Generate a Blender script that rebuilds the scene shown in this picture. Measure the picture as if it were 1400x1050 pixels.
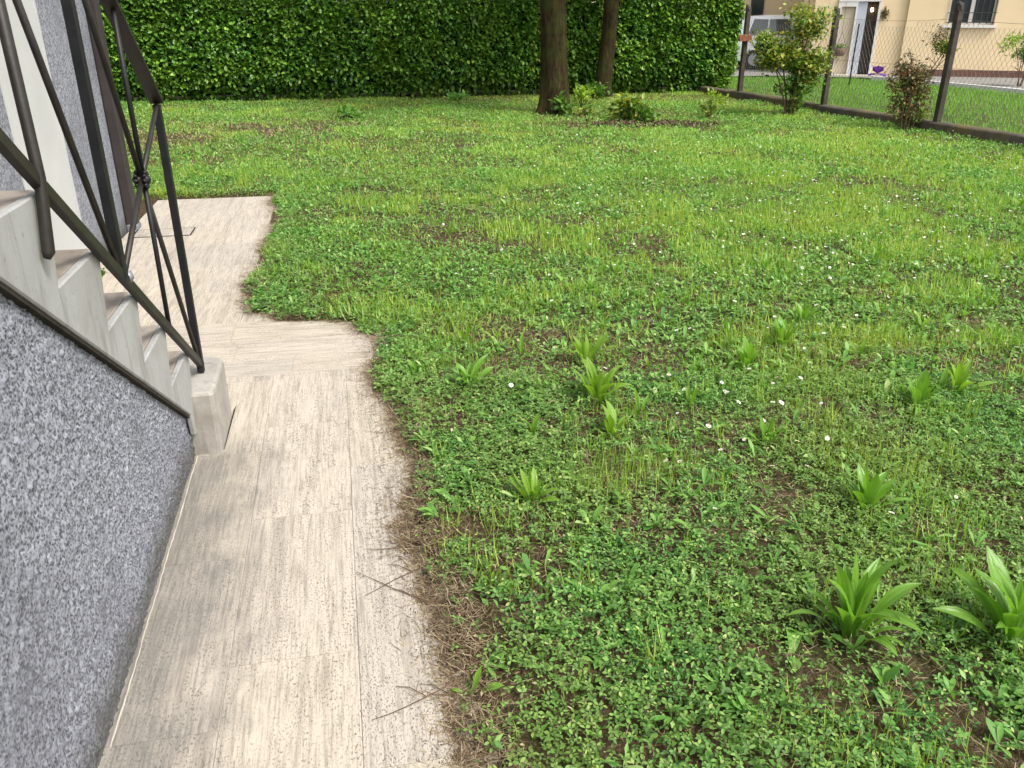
import bpy, math, random
import numpy as np
from mathutils import Vector, Matrix

for o in list(bpy.data.objects):
    bpy.data.objects.remove(o)
random.seed(7)
rng = np.random.default_rng(11)
R = math.radians
PI = math.pi
S = bpy.context.scene
COL = S.collection

# ------------------------------------------------------------------ camera, sky, sun, exposure
cd = bpy.data.cameras.new('camera')
cam = bpy.data.objects.new('camera', cd)
COL.objects.link(cam)
cam.location = (0, 0, 1.6)
cam.rotation_euler = (R(90 - 24.0), 0, 0)
cd.sensor_width = 36
cd.lens = 1130 / 1400 * 36
cd.clip_start = 0.05
cd.clip_end = 2000
S.camera = cam

SUN_EL, SUN_AZ = 54.0, 128.0          # azimuth clockwise from +Y (the way the camera looks)
w = bpy.data.worlds.new('World')
S.world = w
w.use_nodes = True
wn = w.node_tree
wn.nodes.clear()
sky = wn.nodes.new('ShaderNodeTexSky')
sky.sky_type = 'NISHITA'
sky.sun_disc = False
sky.sun_elevation = R(SUN_EL)
sky.sun_rotation = R(SUN_AZ)
sky.air_density = 1.0
sky.dust_density = 4.0
sky.ozone_density = 0.6
hsv = wn.nodes.new('ShaderNodeHueSaturation')
hsv.inputs['Saturation'].default_value = 0.30
bg = wn.nodes.new('ShaderNodeBackground')
bg.inputs['Strength'].default_value = 0.13
wo = wn.nodes.new('ShaderNodeOutputWorld')
wn.links.new(sky.outputs[0], hsv.inputs['Color'])
wn.links.new(hsv.outputs[0], bg.inputs['Color'])
wn.links.new(bg.outputs[0], wo.inputs['Surface'])

sl = bpy.data.lights.new('sun', 'SUN')
sl.energy = 1.5
sl.angle = R(12)
sl.color = (1.0, 0.955, 0.89)
sun = bpy.data.objects.new('sun', sl)
COL.objects.link(sun)
sd = Vector((math.sin(R(SUN_AZ)) * math.cos(R(SUN_EL)), math.cos(R(SUN_AZ)) * math.cos(R(SUN_EL)), math.sin(R(SUN_EL))))
sun.rotation_euler = sd.to_track_quat('Z', 'Y').to_euler()
sun.location = (20, -10, 30)

S.view_settings.view_transform = 'Standard'
S.view_settings.look = 'None'
S.view_settings.exposure = 1.33
S.view_settings.gamma = 1.0
S.view_settings.use_curve_mapping = False

# ------------------------------------------------------------------ frames of reference
A = np.array([-0.937, 1.395])                    # foot of the stair wall
ANG = R(11.39)
DU = np.array([-math.sin(ANG), math.cos(ANG)])   # along the path
DN = np.array([math.cos(ANG), math.sin(ANG)])    # away from the house


def to_uv(x, y):
    dx, dy = x - A[0], y - A[1]
    return dx * DU[0] + dy * DU[1], dx * DN[0] + dy * DN[1]


def W(u, v, z=0.0):
    p = A + DU * u + DN * v
    return (p[0], p[1], z)


# ------------------------------------------------------------------ numpy noise
_tab = np.random.default_rng(3).random((256, 256))


def vnoise(x, y):
    x = np.asarray(x, float); y = np.asarray(y, float)
    xi = np.floor(x).astype(int); yi = np.floor(y).astype(int)
    fx = x - xi; fy = y - yi
    fx = fx * fx * (3 - 2 * fx); fy = fy * fy * (3 - 2 * fy)
    a = _tab[xi & 255, yi & 255]; b = _tab[(xi + 1) & 255, yi & 255]
    c = _tab[xi & 255, (yi + 1) & 255]; d = _tab[(xi + 1) & 255, (yi + 1) & 255]
    return (a * (1 - fx) + b * fx) * (1 - fy) + (c * (1 - fx) + d * fx) * fy


def fbm(x, y, n=4):
    s = 0; a = 0.5; t = 0
    for i in range(n):
        s = s + a * vnoise(x * 2 ** i + 17.3 * i, y * 2 ** i + 5.1 * i)
        t += a; a *= 0.5
    return s / t


def sstep(a, b, x):
    t = np.clip((x - a) / (b - a), 0, 1)
    return t * t * (3 - 2 * t)


# ------------------------------------------------------------------ where the lawn begins
BU = np.array([-9, -.3, .05, .29, .53, .87, 1.21, 1.73, 2.24, 2.63, 2.95, 3.04, 3.1, 3.28, 3.78, 4.6, 5.79, 6.8, 6.9])
BV = np.array([.82, .82, .80, .80, .79, .73, .79, .76, .69, .74, .62, .50, .22, .05, -.03, .0, .03, -.05, -.06])


def border(u):
    return np.interp(u, BU, BV)


def lawn_amount(x, y):
    """>0 metres inside the planted ground, <0 on the paving."""
    u, v = to_uv(x, y)
    e = v - border(u) + (0.10 + .08 * sstep(2.9, 3.3, u)) * (fbm(u * 4 + 3, v * 4 + 9, 3) - .5) + .05 * (fbm(u * 22, v * 22, 2) - .5)
    far = u - 6.88 + 0.05 * (vnoise(u * 6, v * 6) - .5)
    e = np.maximum(e, far)
    return e


def ground_z(x, y):
    x = np.asarray(x, float); y = np.asarray(y, float)
    e = lawn_amount(x, y)
    hump = 0.012 + 0.03 * (fbm(x * .9, y * .9, 3) - .4) + 0.02 * (fbm(x * 6, y * 6, 2) - .5)
    k = sstep(-.03, .10, e)
    return -0.035 * (1 - k) + hump * k


# hedge line, kerb line
HA = np.array([-10.0, 16.62]); HB = np.array([4.75, 20.0])
HD = (HB - HA) / np.linalg.norm(HB - HA)
HN = np.array([HD[1], -HD[0]])            # towards the camera
KA = np.array([4.25, 19.8]); KB = np.array([8.2, 6.1])
KD = (KB - KA) / np.linalg.norm(KB - KA)
KN = np.array([KD[1], -KD[0]])
if KN[0] > 0:
    KN = -KN                              # towards our lawn


def own_lawn(x, y):
    """inside our garden: before the hedge, on our side of the kerb, off the paving"""
    h = (x - HA[0]) * HN[0] + (y - HA[1]) * HN[1]
    k = (x - KA[0]) * KN[0] + (y - KA[1]) * KN[1]
    u, v = to_uv(x, y)
    inh = (v < -1.1) & (u < 5.85)
    return (h > -0.35) & (k > 0.0) & ~inh


# ------------------------------------------------------------------ mesh helpers
def mesh_np(name, V, F, uv=None, smooth=False):
    V = np.asarray(V, np.float32); F = np.asarray(F, np.int32)
    me = bpy.data.meshes.new(name)
    n, k = F.shape
    me.vertices.add(len(V)); me.vertices.foreach_set('co', V.ravel())
    me.loops.add(n * k); me.loops.foreach_set('vertex_index', F.ravel())
    me.polygons.add(n)
    me.polygons.foreach_set('loop_start', np.arange(0, n * k, k, dtype=np.int32))
    me.polygons.foreach_set('loop_total', np.full(n, k, np.int32))
    if smooth:
        me.polygons.foreach_set('use_smooth', np.ones(n, bool))
    if uv is not None:
        l = me.uv_layers.new(name='UVMap')
        l.data.foreach_set('uv', np.asarray(uv, np.float32)[F.ravel()].ravel())
    me.update(calc_edges=True)
    me.validate()
    return me


class MB:
    """collects shapes into one mesh"""
    def __init__(s):
        s.v = []; s.f = []; s.m = []

    def add(s, vs, fs, mi=0):
        b = len(s.v)
        s.v += [tuple(p) for p in vs]
        s.f += [tuple(i + b for i in f) for f in fs]
        s.m += [mi] * len(fs)

    def box(s, lo, hi, mi=0, bev=0.0):
        x0, y0, z0 = lo; x1, y1, z1 = hi
        if bev <= 0:
            s.add([(x0, y0, z0), (x1, y0, z0), (x1, y1, z0), (x0, y1, z0), (x0, y0, z1), (x1, y0, z1), (x1, y1, z1), (x0, y1, z1)],
                  [(3, 2, 1, 0), (4, 5, 6, 7), (0, 1, 5, 4), (1, 2, 6, 5), (2, 3, 7, 6), (3, 0, 4, 7)], mi)
        else:
            b = bev
            r = [(x0, y0, z0), (x1, y0, z0), (x1, y1, z0), (x0, y1, z0),
                 (x0, y0, z1 - b), (x1, y0, z1 - b), (x1, y1, z1 - b), (x0, y1, z1 - b),
                 (x0 + b, y0 + b, z1), (x1 - b, y0 + b, z1), (x1 - b, y1 - b, z1), (x0 + b, y1 - b, z1)]
            s.add(r, [(3, 2, 1, 0), (0, 1, 5, 4), (1, 2, 6, 5), (2, 3, 7, 6), (3, 0, 4, 7),
                      (4, 5, 9, 8), (5, 6, 10, 9), (6, 7, 11, 10), (7, 4, 8, 11), (8, 9, 10, 11)], mi)

    def tube(s, pts, rad, n=8, mi=0, cap=True, up=None, flat=None):
        pts = [Vector(p) for p in pts]
        if not hasattr(rad, '__len__'):
            rad = [rad] * len(pts)
        rings = []
        t0 = (pts[1] - pts[0]).normalized()
        ref = Vector(up) if up else (Vector((0, 0, 1)) if abs(t0.z) < .9 else Vector((1, 0, 0)))
        for i, p in enumerate(pts):
            a = pts[max(i - 1, 0)]; c = pts[min(i + 1, len(pts) - 1)]
            t = (c - a).normalized()
            x = t.cross(ref).normalized(); y = x.cross(t).normalized()
            ref = y
            ring = []
            for k in range(n):
                th = 2 * PI * (k + .5) / n
                fx, fy = (1, 1) if flat is None else flat
                ring.append(p + (x * math.cos(th) * fx + y * math.sin(th) * fy) * rad[i])
            rings.append(ring)
        vs = [q for r in rings for q in r]
        fs = []
        for i in range(len(pts) - 1):
            for k in range(n):
                k2 = (k + 1) % n
                fs.append((i * n + k, i * n + k2, (i + 1) * n + k2, (i + 1) * n + k))
        if cap:
            fs.append(tuple(range(n - 1, -1, -1)))
            fs.append(tuple((len(pts) - 1) * n + k for k in range(n)))
        s.add(vs, fs, mi)

    def prism(s, poly, x0, x1, mi=0):
        """poly in (y,z), extruded along x"""
        n = len(poly)
        vs = [(x0, a, b) for a, b in poly] + [(x1, a, b) for a, b in poly]
        fs = [tuple(range(n - 1, -1, -1)), tuple(range(n, 2 * n))]
        fs += [(i, (i + 1) % n, n + (i + 1) % n, n + i) for i in range(n)]
        s.add(vs, fs, mi)

    def build(s, name, mats, parent=None, smooth=False, matrix=None):
        me = bpy.data.meshes.new(name)
        me.from_pydata(s.v, [], s.f)
        if not isinstance(mats, (list, tuple)):
            mats = [mats]
        for m in mats:
            me.materials.append(m)
        if len(mats) > 1:
            me.polygons.foreach_set('material_index', s.m)
        if smooth:
            me.polygons.foreach_set('use_smooth', [True] * len(me.polygons))
        me.update()
        o = bpy.data.objects.new(name, me)
        COL.objects.link(o)
        if parent:
            o.parent = parent
        return o


def obj(name, me, mat=None, parent=None):
    if mat and not me.materials:
        me.materials.append(mat)
    o = bpy.data.objects.new(name, me)
    COL.objects.link(o)
    if parent:
        o.parent = parent
    return o


def tag(o, label, cat, group=None, kind=None):
    if label: o['label'] = label
    if cat: o['category'] = cat
    if group: o['group'] = group
    if kind: o['kind'] = kind
    return o


def empty(name, loc, rz=0):
    o = bpy.data.objects.new(name, None)
    o.empty_display_size = .1
    COL.objects.link(o)
    o.location = loc
    o.rotation_euler = (0, 0, rz)
    return o


def bevel(o, width, seg=2):
    m = o.modifiers.new('bevel', 'BEVEL')
    m.width = width; m.segments = seg; m.limit_method = 'ANGLE'; m.angle_limit = R(40)
    return o


def scatter(T, TF, P, yaw, tilt, scale, roll=None, tyaw=None):
    """copies of a template (m,3) at points P: tilted about local x, then turned about z"""
    N = len(P); m = len(T)
    V = np.repeat(T[None], N, 0) * np.asarray(scale).reshape(N, -1, 1 if np.ndim(scale) == 1 else 3)
    if roll is not None:
        c, s = np.cos(roll)[:, None], np.sin(roll)[:, None]
        x = V[..., 0] * c + V[..., 2] * s; z = -V[..., 0] * s + V[..., 2] * c
        V = np.stack([x, V[..., 1], z], -1)
    c, s = np.cos(tilt)[:, None], np.sin(tilt)[:, None]
    y = V[..., 1] * c - V[..., 2] * s; z = V[..., 1] * s + V[..., 2] * c
    x = V[..., 0]
    c, s = np.cos(yaw)[:, None], np.sin(yaw)[:, None]
    V = np.stack([x * c - y * s, x * s + y * c, z], -1) + P[:, None, :]
    F = TF[None] + (np.arange(N) * m)[:, None, None]
    return V.reshape(-1, 3), F.reshape(-1, TF.shape[1])


def merge(parts):
    vs = []; fs = []; b = 0
    for V, F in parts:
        vs.append(V); fs.append(F + b); b += len(V)
    return np.concatenate(vs), np.concatenate(fs)


# leaf templates: y is the length, x the width, z the fold
def leaf_tpl(kind):
    if kind == 'diamond':
        V = [(0, 0, 0), (-.3, .5, .10), (0, 1, 0), (.3, .5, .10)]; F = [(0, 2, 1), (0, 3, 2)]
    elif kind == 'oval':
        V = [(0, 0, 0), (-.24, .3, .07), (-.25, .68, .06), (0, 1, -.05), (.25, .68, .06), (.24, .3, .07), (0, .5, -.01)]
        F = [(0, 6, 1), (1, 6, 2), (2, 6, 3), (3, 6, 4), (4, 6, 5), (5, 6, 0)]
    elif kind == 'blade':
        V = [(-.5, 0, 0), (.5, 0, 0), (.42, .5, .06), (-.42, .5, .06), (0, 1, .26)]
        F = [(0, 1, 2), (0, 2, 3), (3, 2, 4)]
    elif kind == 'blade1':
        V = [(-.5, 0, 0), (.5, 0, 0), (0, 1, .12)]; F = [(0, 1, 2)]
    elif kind in ('trefoil', 'trefoil2'):
        V = []; F = []
        for k in range(3):
            a = (k - 1) * R(112) + R(4)
            if kind == 'trefoil':
                l = [(0, .04, 0), (-.24, .38, .08), (-.25, .68, .06), (0, 1.05, -.02), (.25, .68, .06), (.24, .38, .08)]
                fs = [(0, 3, 2), (0, 2, 1), (0, 4, 3), (0, 5, 4)]
            else:
                l = [(0, 0, 0), (-.34, .58, .08), (0, 1, 0), (.34, .58, .08)]
                fs = [(0, 2, 1), (0, 3, 2)]
            b = len(V)
            c, s = math.cos(a), math.sin(a)
            V += [(x * c - y * s, x * s + y * c, z) for x, y, z in l]
            F += [tuple(i + b for i in f) for f in fs]
    return np.array(V, float), np.array(F, int)


# ------------------------------------------------------------------ materials
def newmat(name):
    m = bpy.data.materials.new(name)
    m.use_nodes = True
    nt = m.node_tree
    nt.nodes.clear()
    out = nt.nodes.new('ShaderNodeOutputMaterial')
    b = nt.nodes.new('ShaderNodeBsdfPrincipled')
    nt.links.new(b.outputs[0], out.inputs['Surface'])
    return m, nt, b, out


def N(nt, t, **kw):
    n = nt.nodes.new(t)
    for k, v in kw.items():
        if k in ('op',):
            n.operation = v
        elif k == 'inp':
            for i, x in v.items():
                n.inputs[i].default_value = x
        else:
            setattr(n, k, v)
    return n


def noise(nt, scale, vec=None, detail=4, rough=.55, dist=0):
    n = N(nt, 'ShaderNodeTexNoise', inp={'Scale': scale, 'Detail': detail, 'Roughness': rough, 'Distortion': dist})
    if vec is not None:
        nt.links.new(vec, n.inputs['Vector'])
    return n.outputs['Fac']


def ramp(nt, fac, stops, interp='LINEAR'):
    n = N(nt, 'ShaderNodeValToRGB')
    n.color_ramp.interpolation = interp
    e = n.color_ramp.elements
    while len(e) < len(stops):
        e.new(.5)
    for i, (p, c) in enumerate(stops):
        e[i].position = p
        e[i].color = (*c, 1) if hasattr(c, '__len__') else (c, c, c, 1)
    nt.links.new(fac, n.inputs[0])
    return n.outputs[0]


def mix(nt, fac, a, b, bt='MIX'):
    n = N(nt, 'ShaderNodeMix', data_type='RGBA', blend_type=bt)
    for sock, v in ((n.inputs[0], fac), (n.inputs[6], a), (n.inputs[7], b)):
        if isinstance(v, bpy.types.NodeSocket):
            nt.links.new(v, sock)
        elif hasattr(v, '__len__'):
            sock.default_value = (*v, 1)
        else:
            sock.default_value = v
    return n.outputs[2]


def mth(nt, op, a, b=None, c=None, clamp=False):
    n = N(nt, 'ShaderNodeMath', op=op)
    n.use_clamp = clamp
    for i, v in enumerate((a, b, c)):
        if v is None: continue
        if isinstance(v, bpy.types.NodeSocket):
            nt.links.new(v, n.inputs[i])
        else:
            n.inputs[i].default_value = v
    return n.outputs[0]


def mapping(nt, vec, scale=(1, 1, 1), rot=(0, 0, 0), loc=(0, 0, 0)):
    n = N(nt, 'ShaderNodeMapping')
    n.inputs['Scale'].default_value = scale
    n.inputs['Rotation'].default_value = rot
    n.inputs['Location'].default_value = loc
    nt.links.new(vec, n.inputs['Vector'])
    return n.outputs[0]


def bump(nt, b, h, strength=.5, dist=.01):
    n = N(nt, 'ShaderNodeBump', inp={'Strength': strength, 'Distance': dist})
    nt.links.new(h, n.inputs['Height'])
    nt.links.new(n.outputs[0], b.inputs['Normal'])


def world_pos(nt):
    return N(nt, 'ShaderNodeNewGeometry').outputs['Position']


def leaf_mat(name, stops, transl=.3, rough=.45, patch=None, pscale=.6, spec=.4, ribs=0):
    """leaf: colour differs from leaf to leaf (stops) and from patch to patch of growth (patch)"""
    m, nt, b, out = newmat(name)
    g = N(nt, 'ShaderNodeNewGeometry')
    isl = g.outputs['Random Per Island']
    c = ramp(nt, isl, stops)
    if patch:
        n = noise(nt, pscale, g.outputs['Position'], 4, .6)
        f = ramp(nt, n, [(.40, 0.0), (.62, 1.0)])
        n2 = mix(nt, .5, c, patch)
        c = mix(nt, f, c, n2)
    if ribs:
        uv = N(nt, 'ShaderNodeTexCoord').outputs['UV']
        sx = N(nt, 'ShaderNodeSeparateXYZ'); nt.links.new(uv, sx.inputs[0])
        s = mth(nt, 'SINE', mth(nt, 'MULTIPLY', sx.outputs[0], ribs * 6.283))
        c = mix(nt, mth(nt, 'MULTIPLY_ADD', s, .10, .12, True), c, (.26, .40, .10))
        bump(nt, b, s, .2, .003)
    nt.links.new(c, b.inputs['Base Color'])
    b.inputs['Roughness'].default_value = rough
    b.inputs['Specular IOR Level'].default_value = spec
    if transl:
        t = N(nt, 'ShaderNodeBsdfTranslucent')
        tc = mix(nt, 1, c, (1.25, 1.35, .6), 'MULTIPLY')
        nt.links.new(tc, t.inputs['Color'])
        ms = N(nt, 'ShaderNodeMixShader'); ms.inputs[0].default_value = transl
        nt.links.new(b.outputs[0], ms.inputs[1]); nt.links.new(t.outputs[0], ms.inputs[2])
        nt.links.new(ms.outputs[0], out.inputs['Surface'])
    return m


def plain(name, col, rough=.6, var=.15, scale=8, metal=0, spec=.4, bmp=0, bscale=60, bdist=.004):
    m, nt, b, out = newmat(name)
    p = world_pos(nt)
    n = noise(nt, scale, p, 5, .6)
    lo = tuple(max(0, c * (1 - var)) for c in col); hi = tuple(min(1, c * (1 + var)) for c in col)
    nt.links.new(ramp(nt, n, [(.3, lo), (.7, hi)]), b.inputs['Base Color'])
    b.inputs['Roughness'].default_value = rough
    b.inputs['Metallic'].default_value = metal
    b.inputs['Specular IOR Level'].default_value = spec
    if bmp:
        bump(nt, b, noise(nt, bscale, p, 4, .6), bmp, bdist)
    return m


def mat_soil():
    m, nt, b, out = newmat('soil')
    p = world_pos(nt)
    n1 = noise(nt, 3.0, p, 6, .65); n2 = noise(nt, 40, p, 5, .7)
    c = ramp(nt, n1, [(.3, (.055, .034, .019)), (.55, (.085, .055, .030)), (.75, (.12, .082, .045))])
    c = mix(nt, ramp(nt, n2, [(.45, 0.), (.7, 1.)]), c, (.16, .115, .065))
    gr = mth(nt, 'ADD', mth(nt, 'MULTIPLY', noise(nt, 1.3, p, 5, .6), .6), mth(nt, 'MULTIPLY', noise(nt, 55, p, 4, .7), .4))
    c = mix(nt, ramp(nt, gr, [(.46, .0), (.56, .45)]), c, (.070, .095, .024))
    nt.links.new(c, b.inputs['Base Color'])
    b.inputs['Roughness'].default_value = .95
    b.inputs['Specular IOR Level'].default_value = .15
    bump(nt, b, mth(nt, 'ADD', n2, noise(nt, 130, p, 3, .7)), 1.0, .03)
    return m


def mat_travertine(name, base, dark):
    m, nt, b, out = newmat(name)
    tc = N(nt, 'ShaderNodeTexCoord').outputs['Object']
    oi = N(nt, 'ShaderNodeObjectInfo').outputs['Random']
    sh = N(nt, 'ShaderNodeVectorMath', op='ADD')
    cx = N(nt, 'ShaderNodeCombineXYZ')
    r40 = mth(nt, 'MULTIPLY', oi, 40)
    for i in range(3):
        nt.links.new(r40, cx.inputs[i])
    nt.links.new(tc, sh.inputs[0]); nt.links.new(cx.outputs[0], sh.inputs[1])
    v = sh.outputs[0]
    vein = noise(nt, 1, mapping(nt, v, (26, 1.1, 1)), 5, .6, .4)
    fine = noise(nt, 1, mapping(nt, v, (130, 7, 1)), 4, .65)
    pits = noise(nt, 1, mapping(nt, v, (210, 110, 30)), 3, .65)
    pitm = noise(nt, 1, mapping(nt, v, (16, 2.2, 1)), 3, .6)
    blot = noise(nt, 3.0, world_pos(nt), 5, .65)
    c = ramp(nt, vein, [(.30, dark), (.46, base), (.62, tuple(min(1, x * 1.07) for x in base))])
    c = mix(nt, ramp(nt, fine, [(.47, 0.), (.68, .75)]), c, tuple(x * .72 for x in dark))
    pm = mth(nt, 'MULTIPLY', ramp(nt, pits, [(.55, 0.), (.62, 1.)]), ramp(nt, pitm, [(.36, .25), (.58, 1.)]))
    c = mix(nt, mth(nt, 'MULTIPLY', pm, .9), c, (.10, .088, .072))
    # slab to slab differences
    tone = ramp(nt, oi, [(0., (.90, .90, .90)), (.5, (1., .985, .97)), (1., (.96, .95, .90))])
    c = mix(nt, 1, c, tone, 'MULTIPLY')
    c = mix(nt, ramp(nt, blot, [(.48, 0.), (.75, .2)]), c, tuple(x * .7 for x in dark))
    # grime washed down along the foot of the wall
    p = world_pos(nt)
    dt = N(nt, 'ShaderNodeVectorMath', op='DOT_PRODUCT'); nt.links.new(p, dt.inputs[0]); dt.inputs[1].default_value = (DN[0], DN[1], 0)
    du = N(nt, 'ShaderNodeVectorMath', op='DOT_PRODUCT'); nt.links.new(p, du.inputs[0]); du.inputs[1].default_value = (DU[0], DU[1], 0)
    vv = mth(nt, 'SUBTRACT', dt.outputs['Value'], float(A @ DN)); uu = mth(nt, 'SUBTRACT', du.outputs['Value'], float(A @ DU))
    gn = noise(nt, 5, mapping(nt, p, (1, 1, 1)), 5, .65)
    gx = mth(nt, 'ADD', vv, mth(nt, 'MULTIPLY', mth(nt, 'SUBTRACT', gn, .5), .6))
    mr = N(nt, 'ShaderNodeMapRange', inp={1: .05, 2: .36, 3: 1., 4: 0.}); nt.links.new(gx, mr.inputs[0])
    mu = N(nt, 'ShaderNodeMapRange', inp={1: 1.5, 2: 1.85, 3: 1., 4: 0.}); nt.links.new(uu, mu.inputs[0])
    gm = mth(nt, 'MULTIPLY', mth(nt, 'MULTIPLY', mr.outputs[0], mu.outputs[0]), mth(nt, 'MULTIPLY_ADD', fine, .9, .30, True))
    c = mix(nt, mth(nt, 'MULTIPLY', gm, 1.0), c, (.125, .12, .107))
    nt.links.new(c, b.inputs['Base Color'])
    b.inputs['Roughness'].default_value = .72
    b.inputs['Specular IOR Level'].default_value = .3
    hgt = mth(nt, 'SUBTRACT', mth(nt, 'MULTIPLY', fine, .35), pm)
    bump(nt, b, hgt, .5, .003)
    return m


def mat_roughcast(name, light, dark, sc=95, bmp=1.0):
    m, nt, b, out = newmat(name)
    p = world_pos(nt)
    vo = N(nt, 'ShaderNodeTexVoronoi', inp={'Scale': sc, 'Randomness': 1.0}); nt.links.new(p, vo.inputs['Vector'])
    n = noise(nt, sc * 1.1, p, 5, .75)
    n3 = noise(nt, 2.2, p, 5, .6)
    h = mth(nt, 'ADD', mth(nt, 'ADD', mth(nt, 'MULTIPLY', n, .50), mth(nt, 'MULTIPLY', noise(nt, sc * .36, p, 4, .7), .34)), mth(nt, 'MULTIPLY', vo.outputs['Distance'], .25))
    c = ramp(nt, h, [(.41, dark), (.49, tuple((a + 2 * d) / 3 for a, d in zip(light, dark))), (.57, light), (.66, tuple(min(1, x * 1.25) for x in light))])
    c = mix(nt, ramp(nt, n3, [(.42, 0.), (.66, .6)]), c, tuple((a + d) / 2.5 for a, d in zip(light, dark)))
    # splash stain on the lowest course
    sz = N(nt, 'ShaderNodeSeparateXYZ'); nt.links.new(p, sz.inputs[0])
    sp = mth(nt, 'ADD', sz.outputs[2], mth(nt, 'MULTIPLY', noise(nt, 7, p, 5, .7), -.26))
    mr = N(nt, 'ShaderNodeMapRange', inp={1: -.09, 2: .02, 3: .8, 4: 0.}); nt.links.new(sp, mr.inputs[0])
    c = mix(nt, mr.outputs[0], c, (.07, .068, .058))
    nt.links.new(c, b.inputs['Base Color'])
    b.inputs['Roughness'].default_value = .9
    b.inputs['Specular IOR Level'].default_value = .2
    bump(nt, b, h, bmp, .006)
    return m


def mat_marble(name, base, stain, amount=.6):
    m, nt, b, out = newmat(name)
    p = world_pos(nt)
    n = noise(nt, 6, p, 6, .65, .5); n2 = noise(nt, 55, p, 4, .7)
    c = ramp(nt, n, [(.3, tuple(x * .86 for x in base)), (.6, base)])
    c = mix(nt, ramp(nt, noise(nt, 2.6, p, 6, .7, .3), [(.44, 0.), (.66, amount)]), c, stain)
    stk = noise(nt, 1, mapping(nt, p, (22, 22, 2.5)), 5, .65)
    c = mix(nt, ramp(nt, stk, [(.52, 0.), (.72, .55)]), c, tuple(x * .62 for x in stain))
    c = mix(nt, ramp(nt, n2, [(.60, 0.), (.74, .6)]), c, tuple(x * .5 for x in stain))
    nt.links.new(c, b.inputs['Base Color'])
    b.inputs['Roughness'].default_value = .65
    bump(nt, b, n2, .25, .003)
    return m


def mat_bark():
    m, nt, b, out = newmat('bark')
    p = world_pos(nt)
    st = mapping(nt, p, (16, 16, 3.2))
    n = noise(nt, 1, st, 6, .7, .6)
    c = ramp(nt, n, [(.34, (.009, .007, .004)), (.5, (.026, .018, .009)), (.66, (.055, .036, .018))])
    lich = noise(nt, 1, mapping(nt, p, (7, 7, 1.6)), 5, .65)
    c = mix(nt, ramp(nt, lich, [(.58, 0.), (.68, .7)]), c, (.14, .092, .045))
    moss = noise(nt, 3.5, p, 5, .6)
    c = mix(nt, ramp(nt, moss, [(.42, 0.), (.60, .75)]), c, (.038, .044, .012))
    nt.links.new(c, b.inputs['Base Color'])
    b.inputs['Roughness'].default_value = .95
    b.inputs['Specular IOR Level'].default_value = .08
    bump(nt, b, n, 1.0, .04)
    return m


M = {}
M['soil'] = mat_soil()
M['trav'] = mat_travertine('travertine', (.405, .363, .305), (.280, .247, .205))
M['grout'] = plain('grout', (.34, .31, .26), .9, .25, 14)
M['rough'] = mat_roughcast('grey_roughcast', (.255, .263, .298), (.040, .041, .050), 125)
M['rough2'] = mat_roughcast('grey_roughcast_house', (.24, .248, .28), (.075, .075, .088), 70, .8)
M['marble'] = mat_marble('pale_marble', (.315, .315, .305), (.19, .175, .15), .55)
M['tread'] = mat_marble('weathered_tread', (.27, .235, .195), (.13, .10, .075), .8)
M['block'] = mat_marble('weathered_step', (.33, .31, .275), (.15, .13, .105), .8)
M['dark_line'] = plain('dark_joint_and_shadow', (.030, .026, .020), .9, .4, 30, 0, .15)
M['iron'] = plain('black_painted_iron', (.010, .010, .011), .5, .3, 25, 0, .3, .25, 120, .002)
M['iron2'] = plain('worn_brown_iron', (.020, .017, .014), .5, .4, 18, 0, .35, .25, 120, .002)
M['white_door'] = plain('white_door_paint', (.43, .43, .42), .6, .05, 3, 0, .3)
M['stone_sill'] = plain('sill_stone', (.46, .39, .31), .8, .2, 12)
M['brown'] = plain('brown_downpipe_paint', (.032, .026, .024), .6, .2, 8, 0, .3)
M['zinc'] = plain('zinc_shoe', (.20, .21, .23), .5, .2, 12, .4)
M['bark'] = mat_bark()
M['twig'] = plain('twig_bark', (.10, .062, .036), .9, .35, 30)
M['straw'] = leaf_mat('dry_straw', [(0., (.10, .068, .042)), (.45, (.17, .12, .070)), (.8, (.34, .27, .16)), (1., (.46, .38, .24))], .1, .8, spec=.2)
M['litter'] = leaf_mat('leaf_litter', [(0., (.040, .026, .018)), (.5, (.085, .056, .036)), (.85, (.14, .095, .060)), (1., (.22, .17, .11))], .05, .9, spec=.15)
M['clover'] = leaf_mat('clover_leaf', [(0., (0.039, 0.114, 0.029)), (.35, (0.078, 0.205, 0.044)), (.7, (0.138, 0.300, 0.062)), (.92, (0.221, 0.383, 0.088)), (1., (0.389, 0.465, 0.156))], .34, .5, (0.216, 0.269, 0.065), 1.1, spec=.24)
M['grass'] = leaf_mat('grass_blade', [(0., (0.125, 0.245, 0.036)), (.4, (0.198, 0.371, 0.051)), (.75, (0.298, 0.466, 0.072)), (.93, (0.448, 0.550, 0.120)), (1., (0.600, 0.582, 0.330))], .42, .55, (0.370, 0.406, 0.075), .8, spec=.2)
M['grass_far'] = leaf_mat('grass_blade_far', [(0., (0.127, 0.258, 0.039)), (.4, (0.214, 0.405, 0.060)), (.75, (0.329, 0.509, 0.090)), (.93, (0.482, 0.582, 0.165)), (1., (0.600, 0.582, 0.375))], .42, .6, (0.402, 0.430, 0.083), .5, spec=.2)
M['grass_nb'] = leaf_mat('fresh_grass_blade', [(0., (.08, .20, .026)), (.4, (.135, .310, .042)), (.8, (.20, .400, .062)), (1., (.30, .46, .10))], .4, .6, spec=.2)
M['weed_low'] = leaf_mat('rosette_leaf', [(0., (0.076, 0.193, 0.039)), (.5, (0.141, 0.310, 0.057)), (.9, (0.229, 0.399, 0.090)), (1., (0.383, 0.493, 0.195))], .38, .48, spec=.28)
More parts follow.
